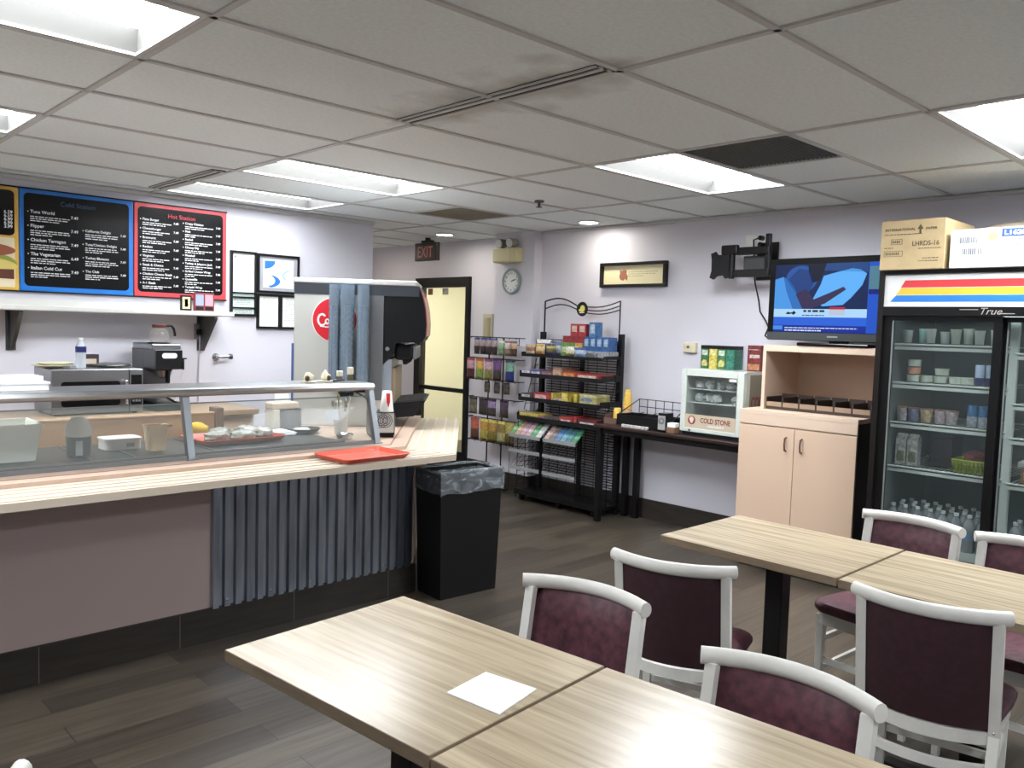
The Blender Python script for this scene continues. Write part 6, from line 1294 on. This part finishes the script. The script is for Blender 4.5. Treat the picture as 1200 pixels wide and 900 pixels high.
# ------------------------------------------------------------------ dining tables
ttop = laminate_mat('table_laminate', (146, 131, 107), (186, 170, 143), (46, 1.6, 30), .24)
tedge = M('table_edge', (132, 116, 94), .4, noise=.15, nscale=3, stretch=(6, 6, 30))
def table(cx, cy, rz, label):
    t = thing('dining_table', label, 'table', (cx, cy, 0), rz, 'rectangular pedestal tables')
    w, d = .61, .757
    b = B(); b.box(-w/2+.0015, w/2-.0015, -d/2+.0015, d/2-.0015, .727, .7555); b.build('tabletop', ttop, t)
    b = B(); b.box(-w/2, -w/2+.0015, -d/2, d/2, .726, .7545); b.box(w/2-.0015, w/2, -d/2, d/2, .726, .7545); b.box(-w/2+.0015, w/2-.0015, -d/2, -d/2+.0015, .726, .7545); b.box(-w/2+.0015, w/2-.0015, d/2-.0015, d/2, .726, .7545); b.box(-w/2+.002, w/2-.002, -d/2+.002, d/2-.002, .724, .727); b.build('edge_band', tedge, t)
    b = B(); b.box(-.0375, .0375, -.0375, .0375, .03, .71, .004); b.build('column', black, t)
    b = B(); b.box(-.25, .25, -.03, .03, .008, .035, .006); b.box(-.03, .03, -.30, .30, .0085, .0355, .006); b.build('foot', black, t)
    b = B(); b.box(-.22, .22, -.02, .02, .705, .724); b.box(-.02, .02, -.28, .28, .705, .724); b.build('top_spider', black, t)
    b = B()
    for x, y in ((-.24, 0), (.24, 0), (0, -.29), (0, .29)): b.cyl((x, y, 0), (x, y, .01), .018, n=14)
    b.build('glide', black, t)
def from_corner(x, y, rz, w=.61, d=.757):           # corner = (-x, +y) corner
    c, s = math.cos(rz), math.sin(rz); lx, ly = w/2, -d/2; return (x+c*lx-s*ly, y+s*lx+c*ly)
R1 = .097
p = from_corner(.9107, 1.9803, R1); table(p[0], p[1], R1, 'wood-topped table in the foreground with a paper napkin on it')
q = (p[0]+math.sin(R1)*.767-.004, p[1]-math.cos(R1)*.767); table(q[0], q[1], R1, 'wood-topped table at the bottom edge of the photo, right of the napkin table')
p2 = from_corner(2.817, 2.003, .0); table(p2[0], p2[1], 0, 'wood-topped table nearest the peach cabinet')
table(p2[0]+.02-.03, p2[1]-.768, .0, 'wood-topped table in front of the fridge')
b = B((1.27, 1.355, .7565))
v = []; npts = [(1.187, 1.421), (1.332, 1.447), (1.361, 1.299), (1.206, 1.262)]
b.prism(npts, .7562, .7572); b.prism([(x*.985+.019, y*.985+.02) for x, y in npts], .7572, .7585)
tag(b.build('paper_napkin', M('napkin_paper', (244, 244, 242), .7), None), 'white folded paper napkin lying on the foreground table', 'napkin')

# ------------------------------------------------------------------ chairs
wp = M('chair_white', (222, 220, 212), .38, noise=.05, nscale=12); vin = M('burgundy_vinyl', (80, 41, 51), .55, noise=.5, nscale=38, bump=.06, bscale=90)
vback = M('burgundy_fabric', (56, 30, 37), .6, noise=.2, nscale=40)
def rowarc(x0, sag, half, n=16): return [(x0+sag*((2*i/n-1)**2), half*(2*i/n-1)) for i in range(n+1)]
t = thing('dining_chair', 'x', 'chair', (0, 0, 0), 0, 'white framed burgundy dining chairs'); chair0 = t
SAG = .075
def backx(z): return -.215-.075*(z-.42)/.40         # the back leans
b = B(); oc = [(.018*math.cos(a), .0225*math.sin(a)) for a in [2*PI*i/14 for i in range(14)]]
b.sweep([(x, y, .799) for x, y in rowarc(backx(.80), SAG, .218)], oc); b.build('top_rail', wp, t, True)
def padsurf(z0, z1, half, th, name, m, off):
    b = B(); nu, nv = 14, 8; v = []; f = []
    for sg in (0, 1):
        for j in range(nv+1):
            for i in range(nu+1):
                u, w = 2*i/nu-1, j/nv; z = z0+(z1-z0)*w; y = half*u; bul = th*(1-u**6)*(1-(2*w-1)**6)
                x = backx(z)+SAG*(y/.218)**2+off+(bul if sg else 0)
                v.append((x, y, z))
    K = (nu+1)*(nv+1)
    for j in range(nv):
        for i in range(nu):
            a = j*(nu+1)+i; f += [(a, a+nu+1, a+nu+2, a+1), (K+a, K+a+1, K+a+nu+2, K+a+nu+1)]
    for i in range(nu): f += [(i, i+1, K+i+1, K+i), (nv*(nu+1)+i, K+nv*(nu+1)+i, K+nv*(nu+1)+i+1, nv*(nu+1)+i+1)]
    for j in range(nv): a, c = j*(nu+1), j*(nu+1)+nu; f += [(a, K+a, K+a+nu+1, a+nu+1), (c, c+nu+1, K+c+nu+1, K+c)]
    b._take(v, f); return b.build(name, m, t, True)
padsurf(.435, .785, .176, .024, 'back_cushion', vin, 0)
padsurf(.435, .785, .176, -.006, 'back_panel', vback, -.004)
for s in (-1, 1):
    b = B(); y = .19*s; P = [(-.275, .0), (-.235, .22), (backx(.42)+SAG*.76, .42), (backx(.79)+SAG*.76, .785)]
    v = []; f = []
    for x, z in P: w = .0175; dpt = .015; v += [(x-w, y-dpt*1, z), (x+w, y-dpt*1, z), (x+w, y+dpt, z), (x-w, y+dpt, z)]
    f = [(3, 2, 1, 0), (12, 13, 14, 15)]+[(k*4+i, k*4+(i+1) % 4, k*4+4+(i+1) % 4, k*4+4+i) for k in range(3) for i in range(4)]
    b._take(v, f); lg_ = b.build('rear_leg', wp, t)
    b = B()
    for z in (.405, .432): b.sphere((backx(.42)+SAG*.76-.018, y, z), .0055, (.6, 1, 1), 8)
    b.build('bolt', chrome, lg_)
for s in (-1, 1):
    b = B(); b._take([(.155+dx_*q, .185*s+dy_*q, z) for z, q in ((0, .012), (.41, .017)) for dx_, dy_ in ((-1, -1), (1, -1), (1, 1), (-1, 1))], [(3, 2, 1, 0), (4, 5, 6, 7)]+[(i, (i+1) % 4, 4+(i+1) % 4, 4+i) for i in range(4)]); b.build('front_leg', wp, t)
b = B(); b.sweep([(x, y, .408) for x, y in rowarc(backx(.41)+.0, SAG, .20)], [(-.011, -.02), (.011, -.02), (.011, .02), (-.011, .02)]); b.build('bottom_rail', wp, t)
b = B(); b.sweep([(x, y, .315) for x, y in rowarc(-.225, SAG*.7, .185)], [(-.009, -.014), (.009, -.014), (.009, .014), (-.009, .014)]); b.build('back_stretcher', wp, t)
seat_o = [(-.165, -.185), (.06, -.212)]+[(.13+.06*math.cos(a), -.155+.062*math.sin(a)) for a in [-PI/2+PI/2*i/6 for i in range(1, 7)]]+[(.198, -.06), (.20, .0)]
seat_o = seat_o+[(x, -y) for x, y in seat_o[::-1]][1:]
b = B(); b.prism([(x*.97, y*.96) for x, y in seat_o], .375, .425); b.build('seat_frame', wp, t)
b = B(); n = len(seat_o); v = []; f = []
for z, sc in ((.426, .985), (.438, 1.03), (.455, 1.035), (.468, .99), (.476, .86), (.479, .5)): v += [(x*sc+.008*(1-sc), y*sc, z) for x, y in seat_o]
for k in range(5): f += [(k*n+i, k*n+(i+1) % n, (k+1)*n+(i+1) % n, (k+1)*n+i) for i in range(n)]
f += [tuple(range(n))[::-1], tuple(range(5*n, 6*n))]; b._take(v, f); b.build('seat_cushion', vin, t, True)
for s in (-1, 1):
    for z in (.17, .30):
        b = B(); b._take([(x, y*s+dy_, z+dz_) for x, y in ((-.235, .188), (.155, .185)) for dy_, dz_ in ((-.008, -.012), (.008, -.012), (.008, .012), (-.008, .012))], [(3, 2, 1, 0), (4, 5, 6, 7)]+[(i, (i+1) % 4, 4+(i+1) % 4, 4+i) for i in range(4)]); b.build('side_stretcher', wp, t)
b = B(); b.box(.147, .163, -.18, .18, .20, .225); b.build('front_stretcher', wp, t)
def put(cx, cy, deg, label, firstone=False):
    a = math.radians(deg); off = .215; x, y = cx+math.cos(a)*off, cy+math.sin(a)*off
    if firstone: chair0.location = (x, y, 0); chair0.rotation_euler = (0, 0, a); chair0['label'] = label
    else: dup(chair0, (x, y, 0), a, label)
put(1.872, 1.61, 190.5, 'burgundy chair facing the foreground table, right beside the paper napkin', True)
put(1.768, .89, 183.4, 'burgundy chair facing the bottom-edge table, its curved white rail nearest the viewer')
put(2.38, 1.635, 19.3, 'burgundy chair turned away from us, right behind the chair beside the napkin')
put(2.648, .88, 9.6, 'burgundy chair turned away from us at the right, before the table by the fridge')
put(3.754, 1.345, 175.4, 'burgundy chair facing us across the far tables, before the left fridge door')
put(3.72, .86, 178, 'burgundy chair facing us at the right photo edge, before the right fridge door')
put(.368, 1.37, 3, 'white chair with only its rail end showing in the bottom left corner')

# ------------------------------------------------------------------ light, camera, colour
w = bpy.data.worlds.new('world'); bpy.context.scene.world = w; w.use_nodes = True
w.node_tree.nodes['Background'].inputs[0].default_value = (.8, .85, 1, 1); w.node_tree.nodes['Background'].inputs[1].default_value = .05
def area(name, loc, size, energy, col=(1, 1, 1), rot=(0, 0, 0)):
    l = bpy.data.lights.new(name, 'AREA'); l.energy = energy; l.size = size; l.color = col
    ob = bpy.data.objects.new(name, l); COL.objects.link(ob); ob.location = loc; ob.rotation_euler = rot; return ob
area('vestibule_fill', (6.5, 7.2, 2.5), .8, 44, (1, .97, .88))  # unseen lamp added to brighten the room behind the glass door
area('recess_light', (5.0, 8.0, 2.5), .3, 6, (1, .88, .74))

yaw, pitch, roll, f = .8046, .0681, .0299, 963.3
fw = Vector((math.cos(yaw)*math.cos(pitch), math.sin(yaw)*math.cos(pitch), -math.sin(pitch)))
r = fw.cross(Vector((0, 0, 1))).normalized(); u = r.cross(fw)
rx = r*math.cos(roll)+u*math.sin(roll); uy = -r*math.sin(roll)+u*math.cos(roll)
cam = bpy.data.cameras.new('camera'); co = bpy.data.objects.new('camera', cam); COL.objects.link(co)
m3 = Matrix((rx, uy, -fw)).transposed(); co.matrix_world = Matrix.Translation((0, 0, 1.602)) @ m3.to_4x4()
cam.sensor_fit = 'HORIZONTAL'; cam.sensor_width = 36; cam.lens = f/1200*36; cam.clip_start = .05
sc = bpy.context.scene; sc.camera = co
sc.view_settings.view_transform = 'Standard'; sc.view_settings.look = 'None'; sc.view_settings.gamma = 1; sc.view_settings.use_curve_mapping = False
sc.view_settings.exposure = EXPO
sc.cycles.use_denoising = True; sc.cycles.max_bounces = 10; sc.cycles.diffuse_bounces = 5; sc.cycles.transparent_max_bounces = 24
sc.cycles.sample_clamp_indirect = 6
